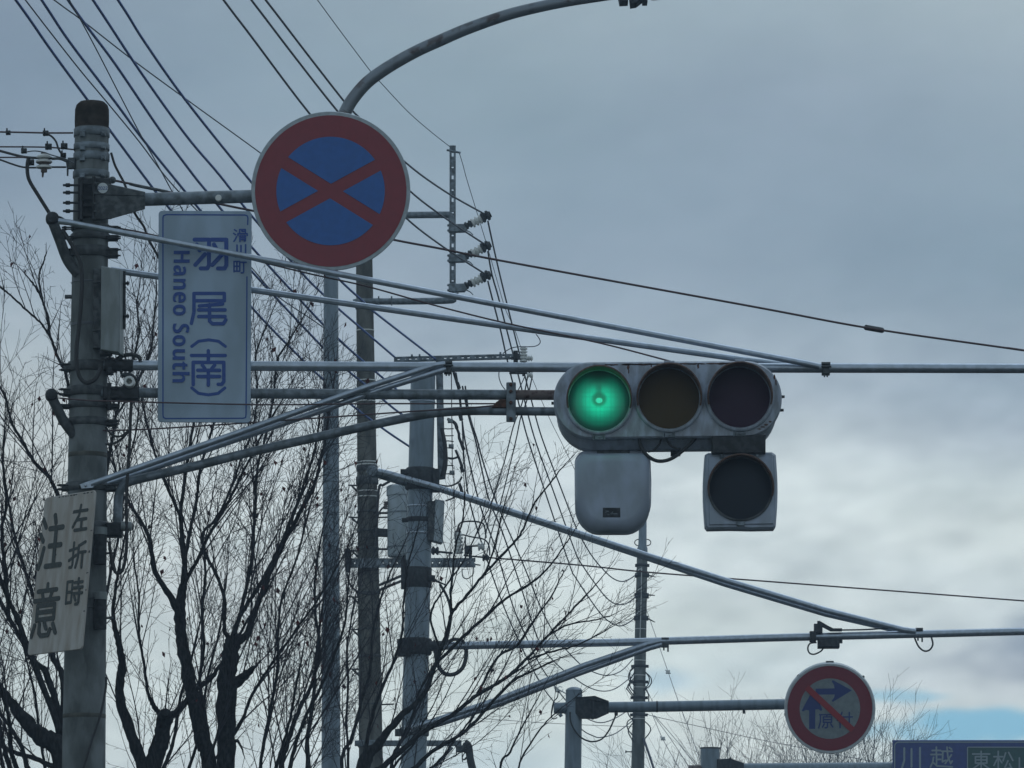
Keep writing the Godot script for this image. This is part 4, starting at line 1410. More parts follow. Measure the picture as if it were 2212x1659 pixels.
# ---------------------------------------------------------------- written characters as brush strokes (box 0..1, y down)
const STROKES := {
	"羽": [[0.02,0.05,0.45,0.05,0.45,0.84,0.40,0.94,0.2,0.94], [0.08,0.2,0.17,0.38], [0.33,0.5,0.04,0.83], [0.53,0.05,0.97,0.05,0.97,0.84,0.92,0.94,0.72,0.94], [0.6,0.2,0.69,0.38], [0.85,0.5,0.55,0.83]],
	"尾": [[0.09,0.04,0.93,0.04,0.93,0.24], [0.09,0.04,0.09,0.6,0.02,0.95], [0.12,0.26,0.93,0.26], [0.88,0.36,0.24,0.42], [0.22,0.54,0.95,0.54], [0.22,0.74,0.95,0.74], [0.52,0.38,0.52,0.88,0.6,0.96,0.9,0.96,0.97,0.84]],
	"南": [[0.02,0.12,0.98,0.12], [0.5,-0.02,0.5,0.3], [0.07,0.97,0.07,0.32,0.94,0.32,0.94,0.88,0.88,0.96,0.78,0.96], [0.33,0.4,0.4,0.5], [0.68,0.4,0.6,0.5], [0.2,0.55,0.82,0.55], [0.2,0.73,0.82,0.73], [0.5,0.55,0.5,0.98]],
	"滑": [[0.08,0.08,0.22,0.18], [0.02,0.36,0.16,0.46], [0.04,0.97,0.14,0.82,0.22,0.62], [0.44,0.36,0.44,0.06,0.84,0.06,0.84,0.36], [0.6,0.06,0.6,0.2,0.84,0.2], [0.32,0.52,0.32,0.38,0.97,0.38,0.97,0.52], [0.46,0.98,0.46,0.54,0.84,0.54,0.84,0.92,0.76,0.96], [0.46,0.68,0.84,0.68], [0.46,0.82,0.84,0.82]],
	"川": [[0.16,0.05,0.16,0.6,0.04,0.97], [0.5,0.08,0.5,0.88], [0.9,0.03,0.9,0.98]],
	"町": [[0.02,0.9,0.02,0.1,0.48,0.1,0.48,0.84], [0.02,0.85,0.48,0.85], [0.25,0.1,0.25,0.85], [0.02,0.47,0.48,0.47], [0.54,0.16,0.99,0.16], [0.79,0.16,0.79,0.9,0.73,0.97,0.6,0.97]],
	"左": [[0.05,0.22,0.95,0.22], [0.5,0.0,0.42,0.38,0.05,0.82], [0.32,0.56,0.92,0.56], [0.62,0.56,0.62,0.95], [0.2,0.96,0.97,0.96]],
	"折": [[0.02,0.3,0.46,0.24], [0.25,0.02,0.25,0.86,0.2,0.95,0.08,0.95], [0.02,0.68,0.46,0.5], [0.94,0.04,0.56,0.16,0.56,0.6,0.44,0.97], [0.56,0.42,1.0,0.42], [0.82,0.42,0.82,1.0]],
	"時": [[0.05,0.9,0.05,0.08,0.36,0.08,0.36,0.88], [0.05,0.88,0.36,0.88], [0.05,0.48,0.36,0.48], [0.5,0.14,0.97,0.14], [0.73,0.0,0.73,0.34], [0.46,0.34,1.0,0.34], [0.46,0.56,1.0,0.56], [0.82,0.42,0.82,0.9,0.76,0.97,0.64,0.97], [0.55,0.68,0.64,0.82]],
	"注": [[0.1,0.05,0.24,0.2], [0.02,0.33,0.16,0.46], [0.04,0.97,0.12,0.85,0.22,0.6], [0.6,0.0,0.66,0.14], [0.42,0.24,0.98,0.24], [0.46,0.57,0.95,0.57], [0.36,0.95,1.0,0.95], [0.7,0.24,0.7,0.95]],
	"意": [[0.5,0.0,0.5,0.12], [0.12,0.12,0.88,0.12], [0.3,0.15,0.36,0.28], [0.7,0.15,0.63,0.28], [0.0,0.3,1.0,0.3], [0.16,0.68,0.16,0.4,0.85,0.4,0.85,0.68], [0.16,0.53,0.85,0.53], [0.16,0.67,0.85,0.67], [0.1,0.77,0.0,0.98], [0.3,0.76,0.3,0.92,0.38,0.98,0.68,0.98,0.74,0.88], [0.5,0.75,0.58,0.85], [0.85,0.78,0.98,0.95]],
	"原": [[0.06,0.06,1.0,0.06], [0.12,0.06,0.12,0.55,0.0,0.98], [0.6,0.06,0.52,0.2], [0.32,0.6,0.32,0.21,0.88,0.21,0.88,0.6], [0.32,0.4,0.88,0.4], [0.32,0.59,0.88,0.59], [0.6,0.59,0.6,0.9,0.54,0.97,0.44,0.97], [0.38,0.7,0.26,0.92], [0.82,0.7,0.97,0.92]],
	"付": [[0.32,0.0,0.22,0.25,0.02,0.52], [0.2,0.32,0.2,1.0], [0.36,0.3,1.0,0.3], [0.8,0.0,0.8,0.9,0.74,0.98,0.6,0.98], [0.46,0.5,0.58,0.7]],
	"越": [[0.08,0.16,0.46,0.16], [0.27,0.0,0.27,0.36], [0.02,0.36,0.5,0.36], [0.28,0.38,0.28,0.82], [0.28,0.6,0.47,0.6], [0.14,0.5,0.1,0.75,0.0,0.97], [0.12,0.75,0.3,0.92,1.0,0.97], [0.52,0.2,1.0,0.2], [0.57,0.2,0.55,0.72,0.7,0.64], [0.76,0.0,0.8,0.48,0.93,0.8,1.0,0.68], [0.96,0.38,0.68,0.8], [0.87,0.02,0.97,0.1]],
	"東": [[0.05,0.14,0.95,0.14], [0.2,0.62,0.2,0.28,0.8,0.28,0.8,0.62], [0.2,0.45,0.8,0.45], [0.2,0.62,0.8,0.62], [0.5,0.0,0.5,1.0], [0.44,0.64,0.04,0.94], [0.56,0.64,0.96,0.94]],
	"松": [[0.0,0.28,0.46,0.28], [0.23,0.0,0.23,1.0], [0.22,0.32,0.0,0.74], [0.26,0.36,0.42,0.6], [0.62,0.08,0.48,0.5], [0.78,0.06,1.0,0.48], [0.74,0.5,0.55,0.92,0.93,0.86], [0.82,0.66,0.98,0.98]],
	"山": [[0.5,0.0,0.5,0.92], [0.08,0.34,0.08,0.92,0.92,0.92], [0.92,0.34,0.92,0.98]],
	"(": [[0.03,0.95,0.22,0.3,0.5,0.12,0.78,0.3,0.97,0.95]],
	")": [[0.03,0.05,0.22,0.7,0.5,0.88,0.78,0.7,0.97,0.05]],
}

func glyph(parent: Node3D, ch: String, x0: float, y0: float, x1: float, y1: float, w: float, d: float, m: Material) -> void:
	var s := Shape.new()
	var k := 0
	for st in STROKES[ch]:
		var line := PackedVector2Array()
		for i in range(0, st.size(), 2):
			line.append(Vector2(lerpf(x0, x1, st[i]), lerpf(y0, y1, st[i + 1])) * 10.0)
		for pg in Geometry2D.offset_polyline(line, w * 5.0, Geometry2D.JOIN_ROUND, Geometry2D.END_ROUND):
			if Geometry2D.is_polygon_clockwise(pg):
				continue
			var pts := []
			for q in pg:
				if pts.is_empty() or pts[-1].distance_to(q * 0.1) > 0.12:
					pts.append(q * 0.1)
			poly(s, pts, d - 0.0012 - 0.0004 * k, 0.003)
		k += 1
	part(parent, "character", s, m)

# ---------------------------------------------------------------- the traffic light
func lens_shape(x: float, y: float, d: float, r: float, bulge: float) -> Shape:
	var s := Shape.new()
	s.use_uv = true
	var c := spot(x, y, d)
	var rm := r * mp(d)
	var rings := 12
	var sides := 40
	for i in rings + 1:
		var f := float(i) / rings
		for k in sides:
			var a := TAU * k / sides
			var dirv := Vector3(cos(a), sin(a), 0)
			s.vert(c + dirv * rm * f + Vector3(0, 0, bulge * (1.0 - f * f)), (dirv * f * bulge * 2.0 / rm + Vector3.BACK).normalized(), Vector2(0.5 + cos(a) * f * 0.5, 0.5 - sin(a) * f * 0.5))
	for i in rings:
		for k in sides:
			var a := i * sides + k
			var b := i * sides + (k + 1) % sides
			if i > 0:
				s.tri(a, b, a + sides)
			s.tri(b, b + sides, a + sides)
	return s

func green_glow() -> StandardMaterial3D:
	var n := 320
	var im := Image.create(n, n, false, Image.FORMAT_RGB8)
	for j in n:
		for i in n:
			var q := Vector2((i + 0.5) / n - 0.5, (j + 0.5) / n - 0.5) * 2.0
			var r := q.length()
			# filament in the middle, the gap round it, the mirror's ring, the rim of the lens
			var fil := 1.0 - smoothstep(0.09, 0.16, Vector2(q.x, q.y * 1.25).length())
			var val := lerpf(0.90, 0.46, smoothstep(0.30, 0.80, r))
			val = lerpf(0.50, val, smoothstep(0.15, 0.30, Vector2(q.x, q.y + 0.04).length()))
			val *= 1.0 - 0.66 * smoothstep(0.72, 1.0, r)
			val *= 1.0 - 0.75 * exp(-pow(Vector2(q.x / 0.42, (q.y + 0.98) / 0.40).length(), 2.0))  # shadow over the top of the lens, painted into its glow
			val *= 1.0 - 0.35 * exp(-pow(Vector2(q.x / 0.10, (q.y + 0.38) / 0.16).length(), 2.0))
			val = maxf(val, fil * 0.98)
			var cell := Vector2(fposmod(q.x * 22.0, 1.0), fposmod(q.y * 22.0, 1.0))
			val *= 1.0 if cell.x > 0.2 and cell.y > 0.2 else 0.74
			im.set_pixel(i, j, Color(0.20 * fil, 0.86 * val, 0.66 * val + 0.04 * fil))
	var m := StandardMaterial3D.new()
	m.resource_name = "green_lens"
	m.albedo_color = lin(0.01, 0.05, 0.035)
	m.roughness = 0.3
	m.emission_enabled = true
	m.emission = Color.BLACK
	m.emission_texture = ImageTexture.create_from_image(im)
	m.emission_energy_multiplier = 1.0
	return m

func visor(t: Node3D, x: float, y: float, d: float, r: float, reach: float) -> void:
	var c := spot(x, y, d)
	var rm := r * mp(d)
	var steps := 40
	var a0 := deg_to_rad(-14)
	var a1 := deg_to_rad(194)
	for layer in 2:
		var s := Shape.new()
		var rr := rm + (0.0025 if layer == 0 else 0.0)
		for k in steps + 1:
			var a := lerpf(a0, a1, float(k) / steps)
			var dirv := Vector3(cos(a), sin(a), 0)
			var far := reach * (0.22 + 0.78 * pow(clampf(sin(a) * 0.85 + 0.25, 0.0, 1.0), 0.6))
			var nn := dirv if layer == 0 else -dirv
			s.vert(c + dirv * rr, nn)
			s.vert(c + dirv * rr + Vector3(0, 0, far), nn)
		for k in steps:
			s.tri(k * 2, k * 2 + 2, k * 2 + 1)
			s.tri(k * 2 + 1, k * 2 + 2, k * 2 + 3)
		var o: MeshInstance3D
		if layer == 0:
			o = part(t, "visor", s, mats.signal_paint)
			var rim := Shape.new()
			var path := PackedVector3Array()
			for k in steps + 1:
				path.append(s.v[k * 2 + 1] - Vector3(0, 0, 0.001))
			var rad := PackedFloat32Array()
			rad.resize(path.size())
			rad.fill(0.0055)
			rim.tube(path, rad, 6)
			part(o, "visor_edge", rim, mats.visor_rim)
		else:
			part(t, "visor_lining", s, mats.visor_inside)

func build_traffic_light() -> void:
	var F := SIGNAL - 0.27   # the face of the housing
	var roll := -0.0095
	var t := thing("traffic_light", "long grey three-lamp traffic light with its left green lamp lit", "traffic light", spot(1442, 980, SIGNAL - 0.1))
	var s := Shape.new()
	poly(s, rounded(1441, 884, 238, 84, 80, roll, 12), F + 0.06, 0.21, 0.045, true)
	part(t, "back_shell", s, mats.signal_paint)
	s = Shape.new()
	poly(s, rounded(1442.5, 863, 246.5, 82.5, 80, roll, 14), F, 0.075, 0.009, true)
	var front := part(t, "front_plate", s, mats.signal_paint)
	var m := mp(F)
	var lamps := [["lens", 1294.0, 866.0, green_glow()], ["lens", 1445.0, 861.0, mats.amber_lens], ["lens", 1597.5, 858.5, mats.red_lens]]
	var said := ["lit green lens with a bright filament", "unlit dark amber lens", "unlit dark red lens"]
	for i in 3:
		var l: Array = lamps[i]
		var c := spot(l[1], l[2], F)
		s = Shape.new()
		s.lathe(c, Vector3.BACK, [Vector2(75 * m, -0.004), Vector2(74.5 * m, 0.010), Vector2(72 * m, 0.016), Vector2(68 * m, 0.016), Vector2(66.5 * m, 0.006), Vector2(66 * m, -0.012), Vector2(62 * m, -0.012)], 48)
		part(t, "bezel", s, mats.signal_paint)
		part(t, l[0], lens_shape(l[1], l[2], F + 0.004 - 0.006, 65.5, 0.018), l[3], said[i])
		visor(t, l[1], l[2], F - 0.012, 68.0, 0.135)
		s = Shape.new()
		rect(s, l[1] - 10, l[2] - 82, l[1] + 12, l[2] - 77, F - 0.012, 0.02, 0.003)
		rect(s, l[1] - 9, l[2] - 75, l[1] + 11, l[2] - 69, F - 0.022, 0.02, 0.003)
		part(t, "latch", s, mats.signal_paint)
		s = Shape.new()
		rect(s, l[1] - 10, l[2] + 74, l[1] + 11, l[2] + 84, F - 0.012, 0.02, 0.003)
		for q in [-12, 12]:
			rect(s, l[1] + q - 1.5, l[2] + 72, l[1] + q + 1.5, l[2] + 84, F - 0.020, 0.02, 0.0)
		stud(s, l[1] + 1, l[2] + 79, F - 0.012, 2.0, 0.012)
		part(t, "hinge", s, mats.weathered_steel)
	var glow := OmniLight3D.new()
	glow.name = "green_lamp_light"
	glow.light_color = Color(0.10, 1.0, 0.62)
	glow.light_energy = 0.012
	glow.light_size = 0.1
	glow.omni_range = 10.0
	glow.omni_attenuation = 2.0
	glow.shadow_enabled = true
	add_child(glow)
	glow.position = spot(1294, 866, F - 0.05)
	# rust along the upper seam and on the right end
	var fl := RandomNumberGenerator.new()
	fl.seed = 77
	var stains := []
	for i in 34:
		var x := fl.randf_range(1292, 1578)
		var top := 783.5 - (x - 1290) * 0.0115
		stains.append([x, top + fl.randf_range(4.0, 5.2), fl.randf_range(5, 18), fl.randf_range(1.3, 2.3)])
	for q in [[1357, 793, 3.4, 7], [1358, 803, 1.6, 5], [1465, 792, 5, 6], [1471, 796, 2.4, 8], [1508, 791, 2.6, 7], [1407, 790, 1.6, 4], [1673, 815, 2.6, 7], [1676, 826, 2.0, 7], [1655, 917.5, 5, 2.4], [1648, 922.5, 6, 2.0], [1640, 926.5, 6, 1.6], [1664, 911, 4, 2.4]]:
		stains.append(q)
	for q in stains:
		var pts := []
		for k in 12:
			var a := TAU * k / 12
			pts.append(Vector2(q[0] + cos(a) * q[2] * fl.randf_range(0.6, 1.1), q[1] + sin(a) * q[3] * fl.randf_range(0.6, 1.15)))
		s = Shape.new()
		poly(s, pts, F - 0.0006, 0.0012)
		part(front, "rust_stain", s, mats.rust)
	s = Shape.new()
	for q in [[1195, 871], [1689, 857], [1687, 886]]:
		bar(s, V([q[0] - 4, q[1], q[0] + 6, q[1]]), F + 0.04, F + 0.04, 3.4, 3.0, 8, false)
	part(t, "side_bolt", s, mats.hardware)
	s = Shape.new()
	rect(s, 1449, 972, 1470, 984, F + 0.1, 0.05, 0.01)
	part(t, "drain_plug", s, mats.dark_hardware)
	for c in [[[1380, 944, 1384, 962, 1396, 982, 1414, 994, 1432, 996, 1452, 990, 1472, 976, 1492, 958, 1504, 944], 4.0], [[1429, 946, 1424, 960, 1412, 972, 1400, 976], 2.2], [[1439, 947, 1446, 960, 1456, 967, 1470, 970], 2.4]]:
		s = Shape.new()
		bar(s, V(c[0]), F + 0.05, F + 0.05, c[1], c[1], 10)
		part(t, "lead", s, mats.cable)
	# hanging box, seen from behind
	var b := thing("hanging_signal_box", "rounded grey box with a small dark label hanging under the lit green lamp", "signal box", spot(1324, 1147, F + 0.1))
	s = Shape.new()
	var line := []
	for k in 9:
		line.append(Vector2(1266 - sin(PI * 0.5 * k / 8.0) * 24, 975 + (1 - cos(PI * 0.5 * k / 8.0)) * 26))
	line.append(Vector2(1242.5, 1060))
	for k in 11:
		var a := PI * 0.5 * k / 10.0
		line.append(Vector2(1296 - cos(a) * 53, 1086 + sin(a) * 60))
	for k in 11:
		var a := PI * 0.5 * k / 10.0
		line.append(Vector2(1352 + sin(a) * 54, 1084 + cos(a) * 62))
	line.append(Vector2(1406.5, 1040))
	for k in 9:
		line.append(Vector2(1384 + cos(PI * 0.5 * k / 8.0) * 21, 1000 - sin(PI * 0.5 * k / 8.0) * 26))
	var cc := Vector2(1324, 1058)
	pillow(s, line, cc, F - 0.01, 0.22, 0.10, 0.30)
	part(b, "shell", s, mats.unit_paint)
	s = Shape.new()
	poly(s, line.map(func(q): return cc + (q - cc) * 1.008), F + 0.135, 0.018, 0.004, true)
	part(b, "seam", s, mats.unit_paint)
	s = Shape.new()
	rect(s, 1302, 1096.5, 1340, 1117.5, F - 0.012, 0.016, 0.001)
	var lb := part(b, "label_plate", s, mats.dark_hardware, "small dark worn label plate")
	for i in 9:
		s = Shape.new()
		var x := fl.randf_range(1305, 1332)
		var y := fl.randf_range(1099, 1114)
		rect(s, x, y, x + fl.randf_range(2, 8), y + fl.randf_range(0.6, 1.6), F - 0.0135, 0.001)
		part(lb, "worn_print", s, mats.weathered_steel)
	s = Shape.new()
	rect(s, 1321, 1143, 1340, 1150, F + 0.08, 0.05, 0.01)
	part(b, "catch", s, mats.hardware)
	s = Shape.new()
	rect(s, 1290, 952, 1360, 982, F + 0.12, 0.06, 0.006)
	part(b, "hanger", s, mats.hardware)
	s = Shape.new()
	s.lathe(spot(1250, 1041, F + 0.05), Vector3.BACK, [Vector2(2.8 * m, 0), Vector2(2.0 * m, 0.012), Vector2(0, 0.014)], 8)
	part(b, "rust_spot", s, mats.rust)
	# arrow unit, unlit
	var r := thing("arrow_signal", "square grey single-lamp signal with a dark round lens hanging under the right lamp", "traffic light", spot(1600, 1144, F + 0.1))
	s = Shape.new()
	var sq := []
	for k in 9:
		var f := k / 8.0
		sq.append(Vector2(1523 - sin(PI * f) * 4.0, 982 + f * 155))
	for k in 4:
		sq.append(Vector2(1528 + k * 48, 1143.5 - (k % 2) * 1.0))
	for k in 9:
		var f := k / 8.0
		sq.append(Vector2(1676 + sin(PI * f) * 4.0, 1137 - f * 155))
	sq.append(Vector2(1668, 976.5))
	sq.append(Vector2(1530, 978))
	poly(s, sq, F + 0.03, 0.12, 0.012)
	part(r, "housing", s, mats.unit_paint)
	s = Shape.new()
	poly(s, V([1530, 986, 1670, 985, 1672, 1132, 1532, 1134]), F + 0.022, 0.02, 0.004)
	part(r, "front_door", s, mats.unit_paint)
	s = Shape.new()
	var c2 := spot(1599.5, 1056, F + 0.022)
	s.lathe(c2, Vector3.BACK, [Vector2(71 * m, -0.003), Vector2(71 * m, 0.008), Vector2(69 * m, 0.012), Vector2(66 * m, 0.012), Vector2(66 * m, -0.004)], 48)
	part(r, "bezel", s, mats.hardware)
	part(r, "lens", lens_shape(1599.5, 1056, F + 0.012, 67.5, 0.02), mats.dark_lens)
	visor(r, 1599.5, 1056, F + 0.01, 69.0, 0.10)
	s = Shape.new()
	poly(s, V([1538, 941, 1654, 939.5, 1654, 979, 1538, 979.5]), F - 0.014, 0.13, 0.006)
	part(r, "hanger", s, mats.dark_hardware)
	s = Shape.new()
	for x in [1559, 1635]:
		rect(s, x - 4, 976, x + 5, 990, F + 0.006, 0.03, 0.003)
		stud(s, x, 985, F + 0.006, 2.4)
	poly(s, V([1566, 988, 1630, 987, 1630, 991, 1566, 992]), F + 0.018, 0.01, 0.001)
	rect(s, 1591, 1125, 1609, 1136, F + 0.014, 0.02, 0.003)
	part(r, "latch", s, mats.weathered_steel)

# ---------------------------------------------------------------- signs
func build_signs() -> void:
	var s := Shape.new()
	# place-name plate
	var d := SIGNAL - 0.11
	var n := thing("name_sign", "tall white place-name plate with blue Japanese and English lettering", "sign", spot(442, 912, d))
	poly(s, rounded(442, 684, 100.5, 228.5, 8, 0.005), d, 0.010, 0.002, true)
	part(n, "plate", s, mats.plate_white)
	s = Shape.new()
	for q in [[352, 470, 352, 897], [359, 463.5, 529, 464.5], [357.5, 904, 525, 903.5], [535.5, 471, 535, 485], [533.5, 598, 531.5, 896]]:
		stroke(s, V(q), 2.8, d - 0.0012)
	for q in [[352, 471, 353, 466, 359, 463.7], [528.5, 464.4, 534, 466, 535.6, 471.5], [531.5, 895, 530.5, 902, 524.5, 903.6], [358, 903.9, 353, 902, 352, 896]]:
		stroke(s, V(q), 2.8, d - 0.0016)
	part(n, "border", s, mats.letter_blue)
	text(n, "Haneo South", 390.5, 683, d - 0.003, 34.6, mats.letter_blue, true)
	glyph(n, "羽", 419, 514, 491, 584, 8.8, d, mats.letter_blue)
	glyph(n, "尾", 412, 631, 490, 702, 7.6, d, mats.letter_blue)
	glyph(n, "(", 412, 732, 489, 749, 6.6, d, mats.letter_blue)
	glyph(n, "南", 412, 759, 488, 833, 7.6, d, mats.letter_blue)
	glyph(n, ")", 412, 837, 488, 855, 6.6, d, mats.letter_blue)
	glyph(n, "滑", 504, 494, 535, 522, 3.3, d, mats.letter_blue)
	glyph(n, "川", 508, 528, 533, 556, 3.6, d, mats.letter_blue)
	glyph(n, "町", 505, 562, 532, 590, 3.4, d, mats.letter_blue)
	s = Shape.new()
	rect(s, 400, 776, 425, 868, d + 0.012, 0.03, 0.004)
	rect(s, 470, 776, 495, 868, d + 0.012, 0.03, 0.004)
	part(n, "bracket", s, mats.hardware)
	# round no-stopping sign
	d = SIGNAL - 0.125
	var r := thing("no_stopping_sign", "large round no-stopping sign, red ring and red cross on blue", "road sign", spot(714.5, 412, d))
	s = Shape.new()
	poly(s, disc_line(714.5, 412.5, 172, 120), d, 0.010, 0.003, true)
	part(r, "rim", s, mats.rim_grey)
	s = Shape.new()
	poly(s, disc_line(714.5, 412.5, 163.5, 120), d - 0.003, 0.004, 0.0, true)
	part(r, "red_face", s, mats.sign_red)
	var pieces: Array = [PackedVector2Array(disc_line(714, 412.5, 117.2, 120))]
	for q in [[31.9, 27.6], [-28.7, 26.6]]:
		var a := Vector2.from_angle(deg_to_rad(q[0]))
		var w: Vector2 = a.orthogonal() * q[1] * 0.5
		var c := Vector2(713.8, 412.6)
		var cut := PackedVector2Array([c - a * 200 - w, c + a * 200 - w, c + a * 200 + w, c - a * 200 + w])
		var left: Array = []
		for pc in pieces:
			left.append_array(Geometry2D.clip_polygons(pc, cut))
		pieces = left
	for pc in pieces:
		s = Shape.new()
		poly(s, Array(pc), d - 0.006, 0.003)
		part(r, "blue_field", s, mats.sign_blue)
	s = Shape.new()
	rect(s, 640, 400, 660, 440, d + 0.010, 0.02, 0.004)
	rect(s, 770, 396, 790, 436, d + 0.010, 0.02, 0.004)
	part(r, "bracket", s, mats.hardware)
	# faded warning plate turned towards the side road
	var stain := mat("warning_plate", lin(0.47, 0.455, 0.44), 0.7, 0.0, mottle(0.02, Color(0.84, 0.80, 0.76), Color.WHITE, 61, 4), Vector3(4.0, 0.5, 4.0))
	d = SIGNAL - 0.30
	var cx := 132.0
	var cy := 1238.0
	var W := 200.0
	var H := 346.0
	var wn := thing("warning_sign", "dirty weathered white plate with grey Japanese writing, turned sideways on the pole", "sign", spot(cx, cy, d))
	s = Shape.new()
	var edge := rounded(cx, cy, W * 0.5, H * 0.5, 9)
	for i in edge.size():
		# its upper left corner is bent in
		var low: float = clampf((edge[i].y - (cy - H * 0.5)) / (H * 0.34), 0.0, 1.0)
		if edge[i].x < cx:
			edge[i].x += 17.0 * pow(1.0 - low, 1.6)
	poly(s, edge, d, 0.012, 0.003, true)
	part(wn, "plate", s, stain)
	var at := func(u: float, v: float) -> Vector2: return Vector2(cx - W * 0.5 + W * u, cy - H * 0.5 + H * v)
	for q in [["注", 0.05, 0.125, 0.47, 0.46, 11.5], ["意", 0.05, 0.56, 0.50, 0.89, 10.5], ["左", 0.63, 0.085, 0.90, 0.245, 7.6], ["折", 0.62, 0.315, 0.92, 0.48, 7.0], ["時", 0.62, 0.55, 0.92, 0.715, 7.0]]:
		var a: Vector2 = at.call(q[1], q[2])
		var b: Vector2 = at.call(q[3], q[4])
		glyph(wn, q[0], a.x, a.y, b.x, b.y, q[5], d, mats.letter_grey)
	var spots := RandomNumberGenerator.new()
	spots.seed = 5
	for i in 26:
		s = Shape.new()
		var q: Vector2 = at.call(spots.randf_range(0.03, 0.97), 0.012 if i < 14 else spots.randf_range(0.02, 0.98))
		if i >= 20:
			q = at.call(0.985, spots.randf_range(0.03, 0.97))
		var pts := []
		for k in 9:
			pts.append(q + Vector2.from_angle(TAU * k / 9) * Vector2(spots.randf_range(1.0, 6.0), spots.randf_range(0.5, 2.0)))
		poly(s, pts, d - 0.0006, 0.001)
		part(wn, "dirt_fleck", s, mats.dark_hardware)
	s = Shape.new()
	for y in [1172, 1312]:
		rect(s, cx - 30, y, cx + 88, y + 14, d + 0.013, 0.03, 0.004)
	part(wn, "bracket", s, mats.hardware)
	wn.basis = Basis(Vector3.UP, deg_to_rad(-49)) * Basis(Vector3.RIGHT, deg_to_rad(-5.6))
	# no right turn for mopeds, a lit-box sign that is off
	d = MOPED - 0.30
	var c := Vector2(1793.5, 1527.5)
	var mo := thing("turn_ban_sign", "round red-ringed box sign with two blue arrows struck out over Japanese writing", "road sign", spot(c.x, c.y, d + 0.08))
	var m := mp(d)
	s = Shape.new()
	s.lathe(spot(c.x, c.y, d), Vector3.BACK, [Vector2(0, -0.16), Vector2(92 * m, -0.16), Vector2(97.5 * m, -0.14), Vector2(97.5 * m, -0.012), Vector2(96 * m, 0.0), Vector2(92 * m, 0.0), Vector2(91.5 * m, -0.006), Vector2(0, -0.006)], 72)
	part(mo, "box", s, mats.case_white)
	s = Shape.new()
	poly(s, disc_line(c.x, c.y, 91.5, 90), d - 0.0005, 0.004, 0.0, true)
	part(mo, "red_ring", s, mats.sign_red)
	s = Shape.new()
	poly(s, disc_line(c.x, c.y + 0.5, 65.3, 80), d - 0.003, 0.002, 0.0, true)
	part(mo, "white_field", s, mats.lens_field)
	var z := func(a: Array) -> Array:
		var out := []
		for i in range(0, a.size(), 2):
			out.append(Vector2(1659 + a[i] * 0.25, 1244 + a[i + 1] * 0.25))
		return out
	s = Shape.new()
	poly(s, z.call([415, 962, 578, 960, 573, 930, 556, 905, 556, 892, 566, 890, 727, 978, 566, 1076, 556, 1074, 557, 1062, 574, 1040, 580, 1013, 415, 1013]), d - 0.005, 0.002)
	part(mo, "arrow", s, mats.arrow_blue)
	s = Shape.new()
	poly(s, z.call([359, 1310, 359, 1150, 330, 1145, 308, 1158, 294, 1152, 376, 1000, 420, 1010, 474, 1145, 462, 1156, 440, 1140, 412, 1142, 412, 1310]), d - 0.005, 0.002)
	part(mo, "arrow", s, mats.arrow_blue)
	glyph(mo, "原", 1769.5, 1539, 1801, 1570, 3.2, d - 0.004, mats.arrow_blue)
	glyph(mo, "付", 1809, 1536, 1842, 1569, 3.2, d - 0.004, mats.arrow_blue)
	s = Shape.new()
	stroke(s, z.call([338, 950, 738, 1322]), 13.0, d - 0.016, false)
	part(mo, "slash", s, mats.slash_red)
	s = Shape.new()
	for a in [-2.35, -0.75, 0.75, 2.35, 3.0]:
		bar(s, [c + Vector2.from_angle(a) * 95, c + Vector2.from_angle(a) * 100], d + 0.04, d + 0.04, 3.0, 2.6, 8, false)
	part(mo, "case_screw", s, mats.hardware)
	s = Shape.new()
	rect(s, 1784, 1427.5, 1801, 1432, d + 0.06, 0.04, 0.002)
	part(mo, "vent", s, mats.hardware)
	mo.basis = Basis(Vector3.UP, -0.05) * Basis(Vector3.RIGHT, 0.17)

func stroke(s: Shape, pts: Array, w: float, d: float, round := true) -> void:
	var line := PackedVector2Array()
	for p in pts:
		line.append(p * 10.0)
	for pg in Geometry2D.offset_polyline(line, w * 5.0, Geometry2D.JOIN_ROUND, Geometry2D.END_ROUND if round else Geometry2D.END_BUTT):
		var out := []
		for q in pg:
			if out.is_empty() or out[-1].distance_to(q * 0.1) > 0.1:
				out.append(q * 0.1)
		poly(s, out, d, 0.003)
